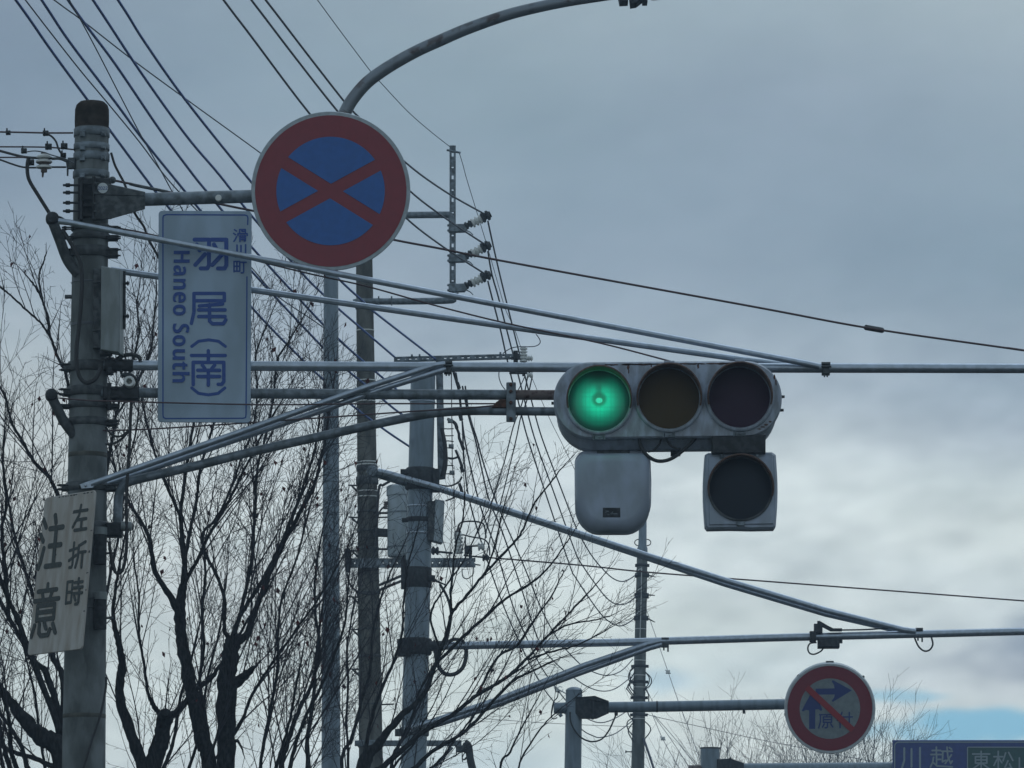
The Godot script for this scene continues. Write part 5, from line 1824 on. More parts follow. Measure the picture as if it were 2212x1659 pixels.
# ---------------------------------------------------------------- bare trees
class Tree3:
	var limbs: Shape
	var twigs: Shape
	var leaves: Shape
	var m: float
	var rng := RandomNumberGenerator.new()
	var leaf_chance := 0.02
	var twig_min := 0.0019
	var reach := 1.0
	var levels := 3
	var gap := 1.0
	var stout := 0.84
	var longest := 0.75

	func around(dir: Vector3, angle: float) -> Vector3:
		var side := dir.cross(Vector3(rng.randf_range(-1, 1), rng.randf_range(-1, 1), rng.randf_range(-1, 1))).normalized()
		return dir.rotated(side, angle)

	func grow(p: Vector3, dir: Vector3, length: float, r: float, level: int) -> void:
		var n := clampi(int(length / 0.06), 3, 22)
		var step := length / n
		var path := PackedVector3Array([p])
		var radii := PackedFloat32Array([r])
		var dirs: Array[Vector3] = [dir]
		var bend := Vector3(rng.randf_range(-1, 1), rng.randf_range(-0.2, 0.6), rng.randf_range(-1, 1)) * minf(0.05, 0.16 / n)
		for i in n:
			dir = (dir + bend + Vector3(rng.randf_range(-1, 1), rng.randf_range(-1, 1), rng.randf_range(-1, 1)) * (0.05 if level <= 1 else 0.085) + Vector3.UP * 0.012).normalized()
			p += dir * step
			path.append(p)
			radii.append(maxf(twig_min * 0.7, r * (1.0 - 0.72 * (i + 1.0) / n)))
			dirs.append(dir)
		twigs.tube(path, radii, 5 if level <= 1 else 3, false)
		if rng.randf() < leaf_chance:
			leaf(p)
		if level >= levels:
			return
		var space := (0.10 if level == 1 else 0.066) * gap
		var count := int(length / space)
		var flip := rng.randf() * TAU
		for i in count:
			var f := (i + 0.6 + rng.randf_range(-0.3, 0.3)) / count
			f = 0.12 + 0.88 * clampf(f, 0.0, 1.0)
			var at := f * n
			var k := clampi(int(at), 0, n - 1)
			var q := path[k].lerp(path[k + 1], at - k)
			flip += PI + rng.randf_range(-0.7, 0.7)
			var base := dirs[k]
			var side := base.cross(Vector3.UP if absf(base.y) < 0.95 else Vector3.RIGHT).normalized().rotated(base, flip)
			var d2 := base.rotated(side, rng.randf_range(0.35, 0.85))
			var l2 := minf(length, longest) * rng.randf_range(0.25, 0.70) * (1.15 - 0.5 * f)
			grow(q, d2, maxf(0.05, l2), maxf(twig_min, r * (1.0 - 0.7 * f) * 0.55), level + 1)

	func leaf(p: Vector3) -> void:
		var size := rng.randf_range(0.022, 0.045)
		var down := Vector3(rng.randf_range(-0.5, 0.5), -1, rng.randf_range(-0.5, 0.5)).normalized()
		var side := down.cross(Vector3(rng.randf_range(-1, 1), 0.2, rng.randf_range(-1, 1))).normalized()
		var nn := side.cross(down)
		var a := p
		var b := p + down * size * 0.5 + side * size * 0.38 + nn * size * rng.randf_range(0.05, 0.3)
		var c := p + down * size * 1.15
		var e := p + down * size * 0.55 - side * size * 0.38 + nn * size * rng.randf_range(0.05, 0.3)
		var mid := p + down * size * 0.6
		for tri in [[a, b, mid], [b, c, mid], [c, e, mid], [e, a, mid]]:
			var i := leaves.vert(tri[0], nn)
			leaves.vert(tri[1], nn); leaves.vert(tri[2], nn)
			leaves.tri(i, i + 1, i + 2)

func tree_limb(tr: Tree3, spec: Array, d0: float, d1: float, length: float, density: float) -> Shape:
	# spec: x, y, radius triples in the survey grid, from the base up
	var pts := []
	var rad := []
	for i in range(0, spec.size(), 3):
		pts.append(Vector2(spec[i], spec[i + 1]))
		rad.append(spec[i + 2])
	var path := PackedVector3Array()
	var radii := PackedFloat32Array()
	var n := pts.size()
	var steps := 7
	for i in n - 1:
		for k in steps + (1 if i == n - 2 else 0):
			var f := float(k) / steps
			var q: Vector2 = pts[i].cubic_interpolate(pts[i + 1], pts[maxi(i - 1, 0)], pts[mini(i + 2, n - 1)], f)
			var g := (i + f) / (n - 1)
			var d := lerpf(d0, d1, g)
			var r: float = lerpf(rad[i], rad[i + 1], f)
			q += Vector2(tr.rng.randf_range(-1, 1), tr.rng.randf_range(-1, 1)) * (0.5 + r * 0.09)
			path.append(spot(q.x, q.y, d))
			radii.append(r * lerpf(tr.stout, 1.0, smoothstep(8.0, 16.0, r)) * mp(d) * tr.rng.randf_range(0.9, 1.12))
	var s := Shape.new()
	s.tube(path, radii, 10)
	var walked := 0.0
	var flip := tr.rng.randf() * TAU
	for i in range(1, path.size()):
		walked += path[i].distance_to(path[i - 1])
		var f := float(i) / path.size()
		var w := 0.125 / density
		while walked > w:
			walked -= w
			if path[i].y < 2.5 or f < 0.12:
				continue
			var thick := radii[i] / tr.m
			if thick > 10.0 and tr.rng.randf() < 0.6:
				continue
			var dir := (path[i] - path[i - 1]).normalized()
			flip += PI + tr.rng.randf_range(-0.8, 0.8)
			var side := dir.cross(Vector3.UP if absf(dir.y) < 0.95 else Vector3.RIGHT).normalized().rotated(dir, flip)
			var d2 := dir.rotated(side, tr.rng.randf_range(0.3, 0.75))
			d2 = (d2 + Vector3.UP * 0.25).normalized()
			var l := length * tr.rng.randf_range(0.45, 1.1) * (1.2 - 0.45 * f)
			var r := clampf(radii[i] * 0.42, tr.twig_min * 1.3, tr.twig_min * 2.2)
			if tr.rng.randf() < 0.42:
				# a long straight shoot
				l = length * tr.rng.randf_range(1.3, 2.9) * (1.15 - 0.5 * f)
				r = clampf(radii[i] * 0.5, tr.twig_min * 1.7, tr.twig_min * 3.3)
				d2 = (d2 + Vector3(0.12, 0.35, 0)).normalized()
			tr.grow(path[i], d2, l, r, 1)
	# the tip goes on as a twig
	var e := path.size() - 1
	if radii[e] < tr.m * 4.5:
		tr.grow(path[e], (path[e] - path[e - 2]).normalized(), length * 0.9, radii[e] * 0.9, 1)
	return s

func bare_tree(called: String, label: String, base: Array, d: float, limbs: Array, seed_: int, length: float, density: float, leaf_chance: float, stout := 0.76, more: Array = []) -> void:
	var tr := Tree3.new()
	tr.twigs = Shape.new()
	tr.leaves = Shape.new()
	tr.m = mp(d)
	tr.rng.seed = seed_
	tr.leaf_chance = leaf_chance
	tr.levels = 3
	tr.stout = stout
	var g := EYE + Vector3((base[0] - 1106.0) / FOCAL * d, 0, -d)
	g.y = 0.0
	var t := thing(called, label, "tree", g, "bare trees behind the signal pole")
	var s := Shape.new()
	var top := spot(base[0], base[1], d)
	s.tube(PackedVector3Array([g, g.lerp(top, 0.08), g.lerp(top, 0.5), top]), PackedFloat32Array([base[2] * tr.m * 1.5, base[2] * tr.m * 1.15, base[2] * tr.m, base[2] * tr.m * 0.9]), 14)
	part(t, "trunk", s, mats.bark)
	for l in limbs:
		part(t, "limb", tree_limb(tr, l[0], d, d + l[1], length * (l[2] if l.size() > 2 else 1.0), density * (l[3] if l.size() > 3 else 1.0)), mats.bark)
	# further thin limbs that rise from low on the tree: count, from x, to x, sideways run, rise
	if more:
		for i in int(more[0]):
			var x := tr.rng.randf_range(more[1], more[2])
			var run: float = more[3] * tr.rng.randf_range(0.3, 1.2)
			var rise: float = more[4] * tr.rng.randf_range(0.6, 1.15)
			var r := tr.rng.randf_range(4.5, 8.0)
			var spec := [lerpf(base[0], x, 0.55), 1860, r * 1.5]
			for k in 5:
				var f := k / 4.0
				spec.append_array([x + run * f + tr.rng.randf_range(-9, 9), 1700 - rise * f, r * (1.0 - 0.62 * f)])
			part(t, "limb", tree_limb(tr, spec, d + tr.rng.randf_range(-0.5, 0.5), d + tr.rng.randf_range(-0.9, 1.0), length, density * 0.7), mats.bark)
	part(t, "twigs", tr.twigs, mats.twig, "", "stuff")
	if tr.leaves.v.size():
		part(t, "withered_leaves", tr.leaves, mats.dead_leaf, "last dark red leaves hanging on the twigs", "stuff")

func build_trees() -> void:
	bare_tree("bare_tree", "bare tree with thick upright stems and stub cuts behind the name plate", [440, 2140, 46], 37.0, [
		[[440, 2200, 30, 458, 1900, 22, 452, 1659, 17, 436, 1593, 16, 415, 1502, 15, 398, 1411, 14, 388, 1324, 13, 396, 1262, 10, 398, 1212, 8, 390, 1117, 6, 396, 1060, 5, 402, 1010, 4.6, 412, 950, 4, 420, 900, 3.6, 424, 850, 3], 0.2],
		[[390, 1117, 5, 372, 1075, 4, 353, 1034, 3.6, 332, 972, 3, 318, 920, 2.6, 305, 860, 2.2], -0.3],
		[[388, 1330, 10, 365, 1283, 9, 336, 1237, 8, 320, 1158, 5.6, 287, 1100, 4.6, 262, 1060, 3.4, 246, 1000, 2.6], -0.5],
		[[442, 2180, 34, 480, 1850, 24, 489, 1659, 20, 489, 1510, 21, 496, 1427, 19, 505, 1384, 17, 509, 1376, 9], 0.0, 0.9, 0.6],
		[[504, 1392, 12, 535, 1365, 9, 560, 1295, 8, 597, 1204, 7, 634, 1133, 6, 676, 1055, 5, 692, 997, 4, 706, 930, 3.4, 716, 860, 3], 0.6],
		[[500, 1388, 9, 518, 1332, 6, 552, 1278, 5.4, 585, 1220, 5, 622, 1140, 4.4, 655, 1050, 3.8, 680, 970, 3.2, 690, 900, 2.8], 0.3],
		[[500, 1386, 8, 485, 1360, 6, 485, 1295, 5, 465, 1237, 4.8, 442, 1191, 4.4, 440, 1150, 4, 469, 1117, 4, 502, 1047, 3.6, 522, 989, 3.2, 545, 930, 3, 556, 850, 2.8, 552, 773, 2.6, 576, 703, 2.2], 0.8],
		[[503, 1384, 7, 520, 1320, 5.4, 539, 1237, 5, 547, 1171, 4.6, 551, 1096, 4.2, 556, 1013, 3.6, 574, 940, 3.4, 590, 865, 3.2, 600, 778, 3, 625, 735, 2.6, 652, 690, 2], 1.0],
		[[500, 1480, 14, 518, 1469, 12, 540, 1450, 9, 548, 1442, 5], -0.4, 0.8, 1.5],
		[[438, 2160, 30, 345, 1800, 23, 332, 1659, 20, 349, 1593, 18, 355, 1552, 17, 356, 1540, 11], -0.4, 0.8, 0.6],
		[[355, 1552, 12, 390, 1531, 9, 415, 1498, 8, 456, 1465, 7, 470, 1445, 5, 500, 1400, 4, 540, 1330, 3.4, 580, 1270, 3], 0.2],
		[[352, 1550, 10, 336, 1530, 7, 320, 1498, 5, 310, 1427, 4, 300, 1365, 3.6, 300, 1290, 3, 290, 1220, 2.6], -0.6],
		[[432, 2150, 26, 330, 1850, 18, 308, 1659, 14, 280, 1580, 13, 258, 1500, 12, 264, 1440, 11, 256, 1390, 9, 244, 1330, 6, 250, 1270, 4.6, 262, 1200, 3.6], -0.8],
		[[398, 1215, 6, 410, 1150, 5, 424, 1080, 4.6, 434, 1010, 4, 455, 940, 3.6, 470, 870, 3, 480, 800, 2.6], 0.6],
		[[396, 1262, 6, 425, 1212, 5, 455, 1150, 4.4, 490, 1090, 4, 530, 1010, 3.4, 560, 950, 3, 600, 880, 2.4], -0.4],
		[[455, 1659, 9, 445, 1560, 6, 432, 1480, 5, 440, 1400, 4.6, 436, 1320, 4.2, 444, 1240, 3.8, 438, 1170, 3.2], 0.6],
		[[560, 1780, 7, 562, 1659, 5, 587, 1519, 5, 600, 1439, 4.6, 600, 1369, 4.2, 610, 1290, 3.6, 640, 1210, 3, 660, 1130, 2.6], 0.2],
		[[595, 1780, 10, 607, 1659, 8, 625, 1594, 7, 647, 1531, 6, 672, 1481, 5.4, 690, 1406, 5, 682, 1330, 4, 680, 1260, 3.6, 690, 1180, 3], 0.6],
		[[600, 1780, 8, 632, 1634, 6, 655, 1560, 5, 690, 1490, 4.4, 720, 1420, 4, 744, 1350, 3.4, 752, 1270, 2.8], -0.3],
		[[470, 1640, 9, 520, 1560, 5, 545, 1500, 4.4, 590, 1430, 4, 640, 1360, 3.4, 690, 1290, 3, 730, 1220, 2.6], 0.0],
		[[480, 1659, 8, 510, 1600, 5, 530, 1640, 0.5], 0.2, 0.6],
	], 101, 0.50, 1.22, 0.020, 0.76, [5, 270, 680, 100, 480])
	bare_tree("bare_tree", "bare tree with slanting dark limbs behind the turned warning plate", [150, 2050, 44], 35.0, [
		[[150, 2080, 34, 146, 1800, 26, 132, 1625, 22, 84, 1589, 19, 45, 1544, 14, 0, 1486, 10, -50, 1420, 8], -0.2, 1.0, 0.8],
		[[140, 1640, 16, 125, 1539, 11, 100, 1456, 9, 70, 1425, 8, 37, 1364, 6, 0, 1301, 5, -40, 1240, 4], 0.3],
		[[140, 1600, 12, 136, 1469, 9, 112, 1415, 8, 86, 1330, 6, 60, 1250, 5, 35, 1170, 4, 20, 1090, 3.4], 0.5],
		[[130, 1580, 10, 57, 1389, 8, 30, 1320, 7, 12, 1281, 6, -5, 1230, 5, -30, 1150, 4], -0.4],
		[[160, 1750, 16, 170, 1400, 10, 150, 1180, 8, 117, 1050, 6, 77, 1001, 5, 50, 956, 4.6, 25, 911, 4, 12, 860, 3.4, -6, 825, 3], 0.2],
		[[165, 1250, 8, 160, 1000, 6, 146, 825, 4.4, 128, 780, 4, 108, 723, 4, 102, 678, 3.6, 82, 628, 3.2, 64, 604, 2.4], 0.4, 0.6],
		[[112, 735, 3.6, 90, 700, 3.2, 55, 668, 3, 25, 640, 2.8, 0, 620, 2.6, -30, 600, 2.2], 0.0, 0.6],
		[[92, 650, 3.0, 84, 600, 2.6, 96, 560, 2.2, 100, 545, 1.8], 0.2, 0.35, 0.6],
		[[20, 1340, 7, 12, 1240, 6, 4, 1150, 5, 14, 1080, 4, 6, 1000, 3.4, 10, 930, 2.8], -0.6, 0.8, 1.6],
		[[60, 1660, 8, 40, 1600, 6, 0, 1540, 5, -40, 1480, 4], 0.4],
		[[120, 1660, 8, 80, 1640, 7, 20, 1620, 6, -40, 1580, 5], 0.6],
		[[170, 1500, 9, 215, 1350, 5, 240, 1230, 4, 262, 1130, 3.4, 268, 1040, 3, 290, 950, 2.6, 300, 880, 2.2], 0.8],
		[[195, 1250, 6, 250, 900, 4, 282, 800, 3.4, 300, 720, 2.8, 296, 660, 2.4, 300, 630, 1.8], 0.9, 0.7],
		[[250, 900, 4, 300, 820, 3.2, 325, 760, 2.6, 332, 700, 2.2, 338, 640, 1.8], 0.5],
	], 202, 0.44, 1.3, 0.018, 0.76, [4, -10, 120, -90, 480])
	bare_tree("bare_tree", "bare tree whose long branches sweep right across the far signal pole", [770, 2080, 40], 41.0, [
		[[770, 2120, 26, 772, 1850, 20, 785, 1660, 15, 815, 1610, 12, 865, 1549, 10, 915, 1500, 8.5, 945, 1420, 7.4, 967, 1361, 6.6, 977, 1324, 6, 1009, 1286, 5.2, 1047, 1239, 4.8, 1099, 1184, 4.2, 1127, 1149, 3.8, 1152, 1091, 3.2, 1184, 1049, 2.8, 1212, 1012, 2.2], 0.3],
		[[977, 1326, 5, 973, 1286, 4.4, 978, 1239, 4, 984, 1180, 3.4, 1000, 1120, 2.8, 1004, 1060, 2.2], -0.3],
		[[772, 1950, 16, 800, 1700, 12, 830, 1655, 10, 915, 1581, 8.6, 977, 1544, 7.6, 1030, 1502, 6.6, 1093, 1464, 6, 1140, 1420, 5, 1180, 1376, 4.2, 1242, 1311, 3.4, 1282, 1268, 2.6], 0.0],
		[[1030, 1502, 5, 1075, 1420, 4.6, 1117, 1394, 4.2, 1160, 1330, 3.4, 1190, 1290, 2.8, 1215, 1240, 2.2], 0.5],
		[[945, 1430, 6, 1002, 1374, 5.4, 1052, 1329, 5, 1092, 1294, 4.6, 1152, 1256, 3.8, 1190, 1220, 3, 1225, 1170, 2.4], -0.4],
		[[1140, 1425, 4, 1190, 1408, 3.4, 1240, 1396, 2.8, 1290, 1372, 2.4, 1318, 1356, 1.8], 0.2],
		[[1180, 1376, 3.6, 1225, 1350, 3, 1280, 1340, 2.4, 1320, 1330, 1.8], 0.4],
		[[790, 1720, 10, 870, 1680, 8, 940, 1619, 7, 1005, 1580, 6, 1060, 1520, 5.4, 1110, 1470, 4.6, 1150, 1450, 3.6, 1190, 1430, 2.8], -0.5],
		[[760, 1900, 10, 738, 1659, 7, 760, 1594, 6, 780, 1519, 5.6, 800, 1444, 5, 805, 1369, 4.2, 822, 1294, 3.6, 850, 1220, 3], 0.4],
		[[770, 1800, 10, 792, 1600, 7, 820, 1500, 6, 850, 1430, 5, 868, 1370, 4.4, 872, 1300, 3.6, 882, 1220, 3, 900, 1150, 2.4], -0.6],
		[[745, 1800, 7, 752, 1640, 5, 748, 1560, 4.4, 752, 1480, 4, 750, 1400, 3.4, 762, 1320, 2.8], 0.6],
		[[950, 1400, 4.6, 930, 1330, 3.8, 960, 1270, 3.4, 1000, 1215, 3, 1030, 1150, 2.4, 1060, 1090, 2], 0.5],
		[[1047, 1239, 3.6, 1070, 1180, 3, 1082, 1120, 2.4, 1095, 1070, 1.8], -0.2],
		[[1066, 1800, 6, 1080, 1659, 4.4, 1102, 1624, 3.6, 1125, 1576, 3, 1150, 1530, 2.4, 1166, 1500, 1.8], 0.0],
		[[1100, 1780, 5, 1120, 1659, 3.6, 1150, 1600, 3, 1180, 1560, 2.4, 1212, 1530, 1.8], 0.3],
		[[800, 1760, 14, 900, 1700, 10, 980, 1690, 8, 1066, 1800, 5.5], 0.0, 0.5, 0.5],
	], 303, 0.37, 0.9, 0.018, 0.62, [3, 760, 900, 210, 300])
	# small far trees low behind the junction
	var far := [
		["slender far bare tree rising behind the flat-topped post", 1562, 1572, 108.0, 11],
		["low far bare tree peeping out beyond the direction sign's bracket", 1636, 1630, 116.0, 12],
		["far bare tree fanning out under the red ring sign", 1752, 1575, 112.0, 13],
		["far bare tree directly below the middle of the red ring sign", 1800, 1600, 120.0, 14],
		["tall far bare tree leaning right beside the blue direction sign", 1880, 1536, 110.0, 15],
	]
	for q in far:
		far_tree(q[0], q[1], q[2], q[3], q[4])

func far_tree(label: String, x: float, y: float, d: float, seed_: int) -> void:
	var tr := Tree3.new()
	tr.twigs = Shape.new()
	tr.leaves = Shape.new()
	tr.m = mp(d)
	tr.rng.seed = seed_
	tr.leaf_chance = 0.0
	tr.twig_min = 0.0042
	tr.levels = 3
	tr.gap = 3.6
	tr.longest = 4.0
	var top := spot(x, y - 26, d)
	var g := Vector3(top.x, 0, -d)
	var t := thing("small_tree", label, "tree", g, "small trees beyond the junction")
	var s := Shape.new()
	var h := top.y
	s.tube(PackedVector3Array([g, Vector3(g.x, h * 0.3, g.z), Vector3(g.x + 0.1, h * 0.72, g.z)]), PackedFloat32Array([0.17, 0.12, 0.06]), 8)
	part(t, "trunk", s, mats.far_twig)
	for i in 16:
		var a := TAU * i / 16.0 + tr.rng.randf_range(-0.2, 0.2)
		var lean := tr.rng.randf_range(0.1, 0.75)
		var f := tr.rng.randf_range(0.45, 0.74)
		var dir := Vector3(cos(a) * lean, 1, sin(a) * lean).normalized()
		tr.grow(Vector3(g.x, h * f, g.z), dir, h * (1.0 - f) * tr.rng.randf_range(0.6, 0.98), 0.018, 1)
	part(t, "crown", tr.twigs, mats.far_twig, "", "stuff")
# ---------------------------------------------------------------- wires
func wire(called: String, label: String, pts: Array, d0: float, d1: float, r: float, m: Material, group := "", before := 0.0, after := 0.0) -> void:
	# before and after: how far the wire runs on past its surveyed ends
	var s := Shape.new()
	var line := V(pts)
	var total := 0.0
	for i in range(1, line.size()):
		total += line[i].distance_to(line[i - 1])
	var slope := (1.0 / d1 - 1.0 / d0) / total
	if before > 0.0:
		line.push_front(line[0] + (line[0] - line[1]).normalized() * before)
		d0 = 1.0 / (1.0 / d0 - slope * before)
	if after > 0.0:
		line.push_back(line[-1] + (line[-1] - line[-2]).normalized() * after)
		d1 = 1.0 / (1.0 / d1 + slope * after)
	bar(s, line, d0, d1, r / mp(d0), r / mp(d0), 7)
	single(called, s, m, label, "wire", group)

func build_wires() -> void:
	# service wires that run from the pole across the road overhead, far end at the crossarms beyond the junction
	var g := "blue service wires slanting down behind the place-name plate"
	var l := "blue insulated wire slanting steeply down behind the place-name plate"
	for q in [
		[[-130, -215, 34, 0, 110, 108, 190, 217, 327, 402, 369, 454, 542, 662, 654, 778, 695, 817, 757, 873, 830, 928, 885, 965], 37.0, 52.3],
		[[-60, -222, 90, 0, 150, 90, 250, 222, 310, 303, 400, 414, 434, 456, 541, 583, 695, 748, 754, 803, 795, 836, 855, 886, 890, 908], 37.0, 52.3],
		[[0, -213, 147, 0, 190, 60, 250, 140, 345, 280, 416, 376, 445, 412, 480, 455, 542, 532, 695, 698, 731, 732, 770, 768, 862, 846, 890, 868], 37.0, 52.2],
		[[50, -222, 201, 0, 300, 150, 400, 290, 474, 378, 545, 468, 655, 593, 697, 635, 731, 667, 852, 771], 37.0, 52.0],
		[[100, -225, 255, 0, 310, 87, 400, 215, 540, 390, 640, 507, 732, 603, 785, 652, 807, 673, 940, 776], 37.0, 52.0],
	]:
		wire("service_wire", l, q[0], q[1], q[2], 0.0115, mats.blue_wire, g, 900.0)
	wire("thin_wire", "thin dark wire running beside the blue wires towards the mossy pole top", [-110, -215, 55, 0, 112, 74, 175, 154, 232, 222, 300, 305, 350, 372, 387, 415, 440, 470, 500, 535, 545, 580, 600, 640, 695, 705, 770, 770], 37.0, 52.4, 0.006, mats.black_wire, "", 900.0)
	wire("thin_wire", "thin dark wire cutting across the blue wires to the back of the round sign", [-170, -215, 117, 0, 172, 40, 290, 132, 410, 220, 555, 325, 660, 404, 720, 448, 780, 490], 40.0, 61.8, 0.007, mats.black_wire, "", 900.0)
	wire("thin_wire", "thin steep wire crossing the blue wires beside the mossy pole top", [90, -120, 150, 0, 178, 50, 212, 114, 250, 188, 300, 284, 335, 346, 372, 414, 395, 455, 440, 540, 480, 610], 37.0, 44.0, 0.005, mats.black_wire)
	g = "three line wires ending at the insulators"
	l = "black line wire running behind the round sign to a tilted insulator"
	for q in [
		[[320, -220, 483, 0, 540, 75, 670, 247, 780, 370, 876, 470, 957, 533, 1048, 592], 44.0, 61.9],
		[[370, -225, 543, 0, 640, 127, 729, 240, 810, 333, 886, 413, 960, 470, 1046, 527], 44.0, 61.9],
		[[400, -222, 574, 0, 660, 112, 745, 221, 772, 250, 876, 351, 962, 414, 1046, 462], 44.0, 61.9],
	]:
		wire("line_wire", l, q[0], q[1], q[2], 0.0115, mats.black_wire, g, 900.0)
	wire("earth_wire", "hair-thin earth wire coming down over the lamp arm to the drilled upright's tip", [530, -220, 686, 0, 802, 156, 822, 178, 880, 240, 930, 284, 972, 317], 44.0, 61.9, 0.0048, mats.black_wire, "", 900.0)
	wire("earth_wire", "hair-thin wire dropping from the tip of the drilled upright past the insulators", [992, 330, 1000, 356, 1008, 386, 1030, 458, 1052, 530, 1072, 600, 1092, 668, 1112, 712, 1135, 780, 1160, 842, 1190, 910, 1215, 960, 1250, 1032], 61.9, 78.0, 0.0045, mats.black_wire)
	l = "black line wire dropping from the insulators in a long sag to the slim far pole"
	g = "three sagging line wires to the far pole"
	for q in [
		[[1054, 478, 1067, 538, 1082, 603, 1096, 660, 1110, 716, 1121, 760, 1141, 840, 1148, 865, 1170, 944, 1212, 1055, 1245, 1141, 1257, 1165, 1278, 1200, 1299, 1226, 1322, 1248, 1342, 1256, 1358, 1252, 1376, 1240]],
		[[1054, 543, 1062, 590, 1076, 640, 1095, 714, 1108, 764, 1127, 840, 1154, 944, 1195, 1060, 1242, 1190, 1260, 1224, 1301, 1281, 1324, 1302, 1343, 1306, 1360, 1300, 1375, 1287]],
		[[1054, 608, 1066, 655, 1081, 712, 1093, 766, 1108, 828, 1119, 865, 1139, 944, 1180, 1070, 1230, 1219, 1245, 1250, 1287, 1312, 1312, 1340, 1338, 1352, 1356, 1346, 1370, 1336]],
	]:
		wire("sagging_wire", l, q[0], 61.9, 91.9, 0.0108, mats.black_wire, g)
	l = "black low wire fanning down from the cable rack to the slim far pole"
	g = "four low wires to the far pole"
	for q in [
		[[982, 805, 992, 845, 998, 905, 1003, 1000, 1014, 1081, 1044, 1184, 1082, 1294, 1119, 1381, 1150, 1444, 1177, 1491, 1215, 1536, 1257, 1576, 1280, 1589, 1297, 1593, 1330, 1584, 1367, 1556]],
		[[985, 806, 990, 838, 998, 907, 1009, 975, 1037, 1091, 1072, 1189, 1107, 1306, 1139, 1381, 1170, 1442, 1207, 1494, 1240, 1532, 1272, 1554, 1300, 1561, 1330, 1551, 1366, 1528]],
		[[999, 835, 1012, 898, 1027, 951, 1042, 1020, 1057, 1081, 1087, 1154, 1124, 1264, 1164, 1384, 1200, 1432, 1242, 1466, 1275, 1486, 1305, 1493, 1332, 1486, 1365, 1461]],
		[[1005, 835, 1014, 898, 1029, 944, 1044, 999, 1074, 1089, 1127, 1211, 1172, 1321, 1207, 1384, 1227, 1408, 1255, 1436, 1280, 1451, 1312, 1459, 1342, 1449, 1367, 1424]],
	]:
		wire("low_wire", l, q[0], 52.0, 91.9, 0.0092, mats.black_wire, g)
	for q in [[[1140, 812, 1128, 870, 1111, 915, 1103, 944, 1089, 999, 1067, 1069, 1052, 1140, 1046, 1176], "left"], [[1150, 812, 1138, 865, 1125, 901, 1116, 944, 1103, 999, 1082, 1084, 1062, 1150, 1050, 1204], "right"]]:
		wire("jumper_wire", "thin jumper wire dropping from the crossarm tip to the lower crossarm's fittings", q[0], 52.0, 61.8, 0.007, mats.black_wire, "jumper wires between the crossarms")
	wire("jumper_wire", "thin wire loop curling round the white spools behind the long arm", [1086, 764, 1095, 757, 1108, 751, 1122, 749, 1140, 749, 1155, 748, 1164, 744, 1167, 738, 1164, 730, 1158, 722], 52.0, 51.9, 0.005, mats.black_wire)
	wire("jumper_wire", "thin wire drooping under the long arm towards the rusty clamp plate", [1078, 800, 1078, 815, 1083, 830, 1090, 840, 1100, 850, 1116, 846, 1126, 830, 1134, 812], 52.0, 52.0, 0.005, mats.black_wire)
	wire("span_wire", "dark messenger wire with a splice sleeve, running from the near pole across the road", [236, 388, 258, 392, 357, 413, 472, 440, 545, 455, 700, 486, 851, 518, 957, 538, 1093, 565, 1620, 661, 1885, 710, 2212, 757, 2420, 788], 27.95, 32.0, 0.0068, mats.rust_wire, "", 0.0, 2600.0)
	var s := Shape.new()
	bar(s, V([1868, 706.6, 1872, 708.2, 1903, 713.2, 1908, 714.2]), 31.0, 31.05, 5.0, 5.0, 12, false)
	bar(s, V([1870, 707.2, 1906, 713.6]), 31.0, 31.05, 6.2, 6.2, 12, false)
	single("splice_sleeve", s, mats.hardware, "grey splice sleeve on the messenger wire above the long arm", "sleeve")
	s = Shape.new()
	bar(s, V([280, 397, 300, 402, 345, 411, 362, 414.5]), 27.95, 27.97, 3.4, 3.4, 10)
	s.ball(spot(243, 389, 27.94), 8.0 * mp(28.0))
	bar(s, V([222, 386, 243, 389]), 27.97, 27.95, 4.0, 4.0, 8, false)
	single("wire_grip", s, mats.hardware, "dark wire grip and ball where the messenger wire meets the near pole", "wire grip")
	wire("hanger_wire", "brownish stranded wire slanting from the near pole to the traffic light's top", [236, 488, 262, 494, 341, 510, 642, 585, 790, 618, 937, 659, 1093, 698, 1296, 741, 1450, 781], 27.97, 27.95, 0.0048, mats.rust_wire)
	wire("brace_wire", "rusty thin wire level across the lower part of the place-name plate", [128, 860, 180, 864, 225, 866, 553, 874, 800, 872, 1070, 872], 27.80, 27.88, 0.0046, mats.rust_wire)
	wire("brace_wire", "rusty thin wire passing just below the place-name plate", [222, 930, 300, 928, 420, 921, 553, 912, 700, 902, 885, 889, 1000, 882, 1068, 876], 27.92, 27.88, 0.0046, mats.rust_wire)
	wire("span_wire", "thin dark wire from the lower crossarm passing behind the far arm's stays", [1050, 1204, 1255, 1221, 1399, 1236, 1659, 1256, 1909, 1275, 2212, 1298, 2420, 1314], 61.8, 66.0, 0.0098, mats.rust_wire, "", 0.0, 2600.0)
	wire("lead_wire", "brown service wire meeting the top strap of the mossy pole", [-120, 284, 0, 285, 100, 287, 157, 287], 28.6, 27.98, 0.0052, mats.rust_wire, "", 700.0)
	wire("lead_wire", "brown service wire with two clamps meeting the mossy pole's second strap", [-120, 316, 0, 317, 100, 318, 158, 323], 28.6, 27.98, 0.0045, mats.rust_wire, "", 700.0)
	wire("lead_wire", "thick dark service cable bending to the spool insulator", [-100, 300, 0, 326, 30, 334, 60, 340, 112, 342], 28.6, 27.95, 0.0075, mats.cable, "", 700.0)
	wire("lead_wire", "low dark service cable sagging to the spool insulator's foot", [-100, 310, 0, 345, 25, 354, 50, 361, 80, 362, 110, 361, 142, 361], 28.6, 27.95, 0.0055, mats.cable, "", 700.0)
	wire("lead_wire", "thin brown service wire reaching the spool insulator's top", [-100, 341, 0, 340, 57, 340], 28.6, 27.95, 0.0045, mats.rust_wire, "", 700.0)
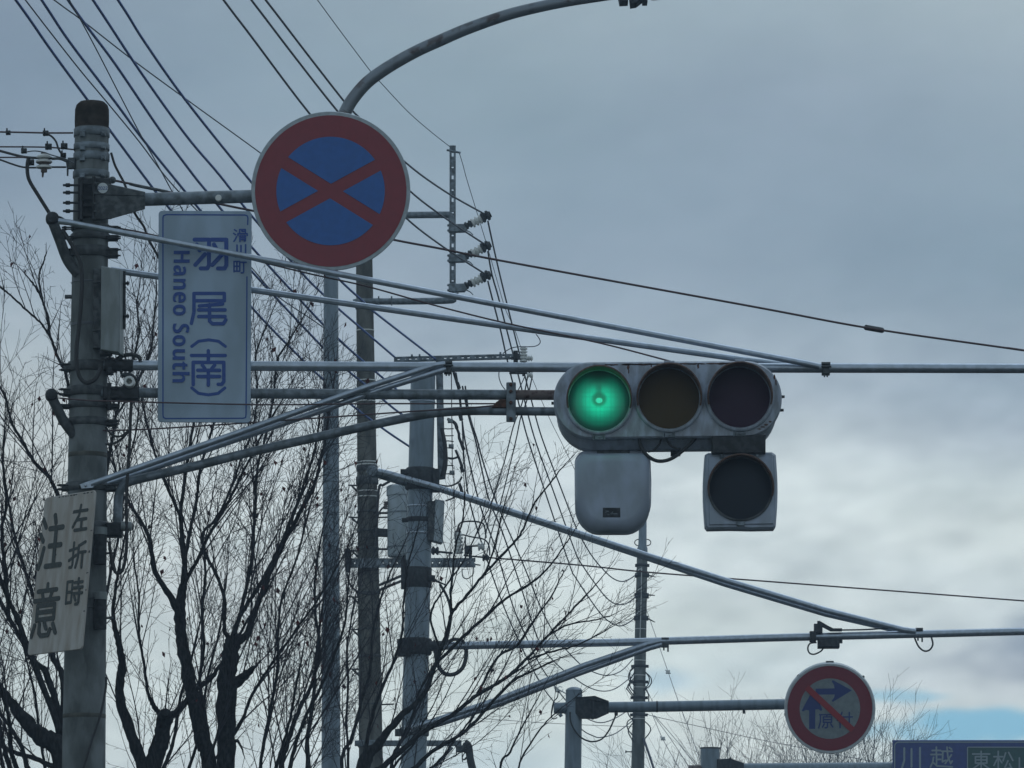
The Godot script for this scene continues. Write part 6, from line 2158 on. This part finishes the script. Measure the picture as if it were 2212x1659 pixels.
	wire("lead_wire", "short dark lead dropping from the upper brown wire to a clamp", [98, 287, 112, 295, 121, 306, 125, 318, 130, 328, 136, 334], 27.93, 27.93, 0.0058, mats.cable)
	wire("lead_wire", "thin grey lead looping over the spool insulator to the pole", [58, 328, 75, 326, 95, 329, 112, 335, 140, 343, 160, 352], 27.9, 27.9, 0.0035, mats.grey_wire)
	# wires at the slim far pole
	wire("guy_wire", "thin wire with a pale spacer running down right from the slim far pole", [1397, 1319, 1417, 1376, 1442, 1448, 1465, 1514, 1490, 1580, 1511, 1639, 1540, 1720], 91.9, 80.0, 0.0055, mats.black_wire)
	for q in [[1443, 1451, 87.5], [1432, 1595, 89.5]]:
		s = Shape.new()
		rect(s, q[0] - 4.5, q[1] - 4, q[0] + 4.5, q[1] + 4, q[2], 0.07, 0.008)
		bar(s, V([q[0] - 6, q[1] - 4, q[0] + 6, q[1] + 4]), q[2] + 0.03, q[2] + 0.03, 1.2, 1.2, 6, false)
		single("wire_spacer", s, mats.porcelain, "tiny white spacer on a slanting wire right of the slim far pole", "spacer", "white spacers on the slanting wires")
	l = "hair-thin twisted wire fanning down right from the foot of the slim far pole"
	g = "twisted wires fanning from the far pole"
	for q in [[1408, 1540, 1432, 1597, 1467, 1660, 1500, 1730], [1412, 1546, 1450, 1598, 1490, 1660, 1530, 1730], [1414, 1546, 1455, 1592, 1505, 1655, 1560, 1730]]:
		wire("drop_wire", l, q, 91.9, 84.0, 0.0055, mats.black_wire, g)
	wire("drop_wire", "hair-thin wire drifting right from the slim far pole under the red ring sign", [1400, 1542, 1415, 1548, 1555, 1579, 1633, 1596, 1734, 1616, 1884, 1645, 1960, 1660], 91.9, 96.0, 0.0055, mats.black_wire)
	wire("drop_wire", "hair-thin level wire meeting the slim far pole from the left", [960, 1545, 1080, 1555, 1220, 1564, 1368, 1570], 96.0, 91.9, 0.005, mats.black_wire)
	wire("guy_wire", "thick dark stay leaving the foot of the slim far pole to the right", [1390, 1596, 1398, 1618, 1412, 1660, 1430, 1720], 91.9, 91.0, 0.022, mats.black_wire)
	wire("drop_wire", "hair-thin wire curving beside the slim far pole's clamps", [1394, 1482, 1402, 1500, 1410, 1516], 91.8, 91.8, 0.005, mats.black_wire)
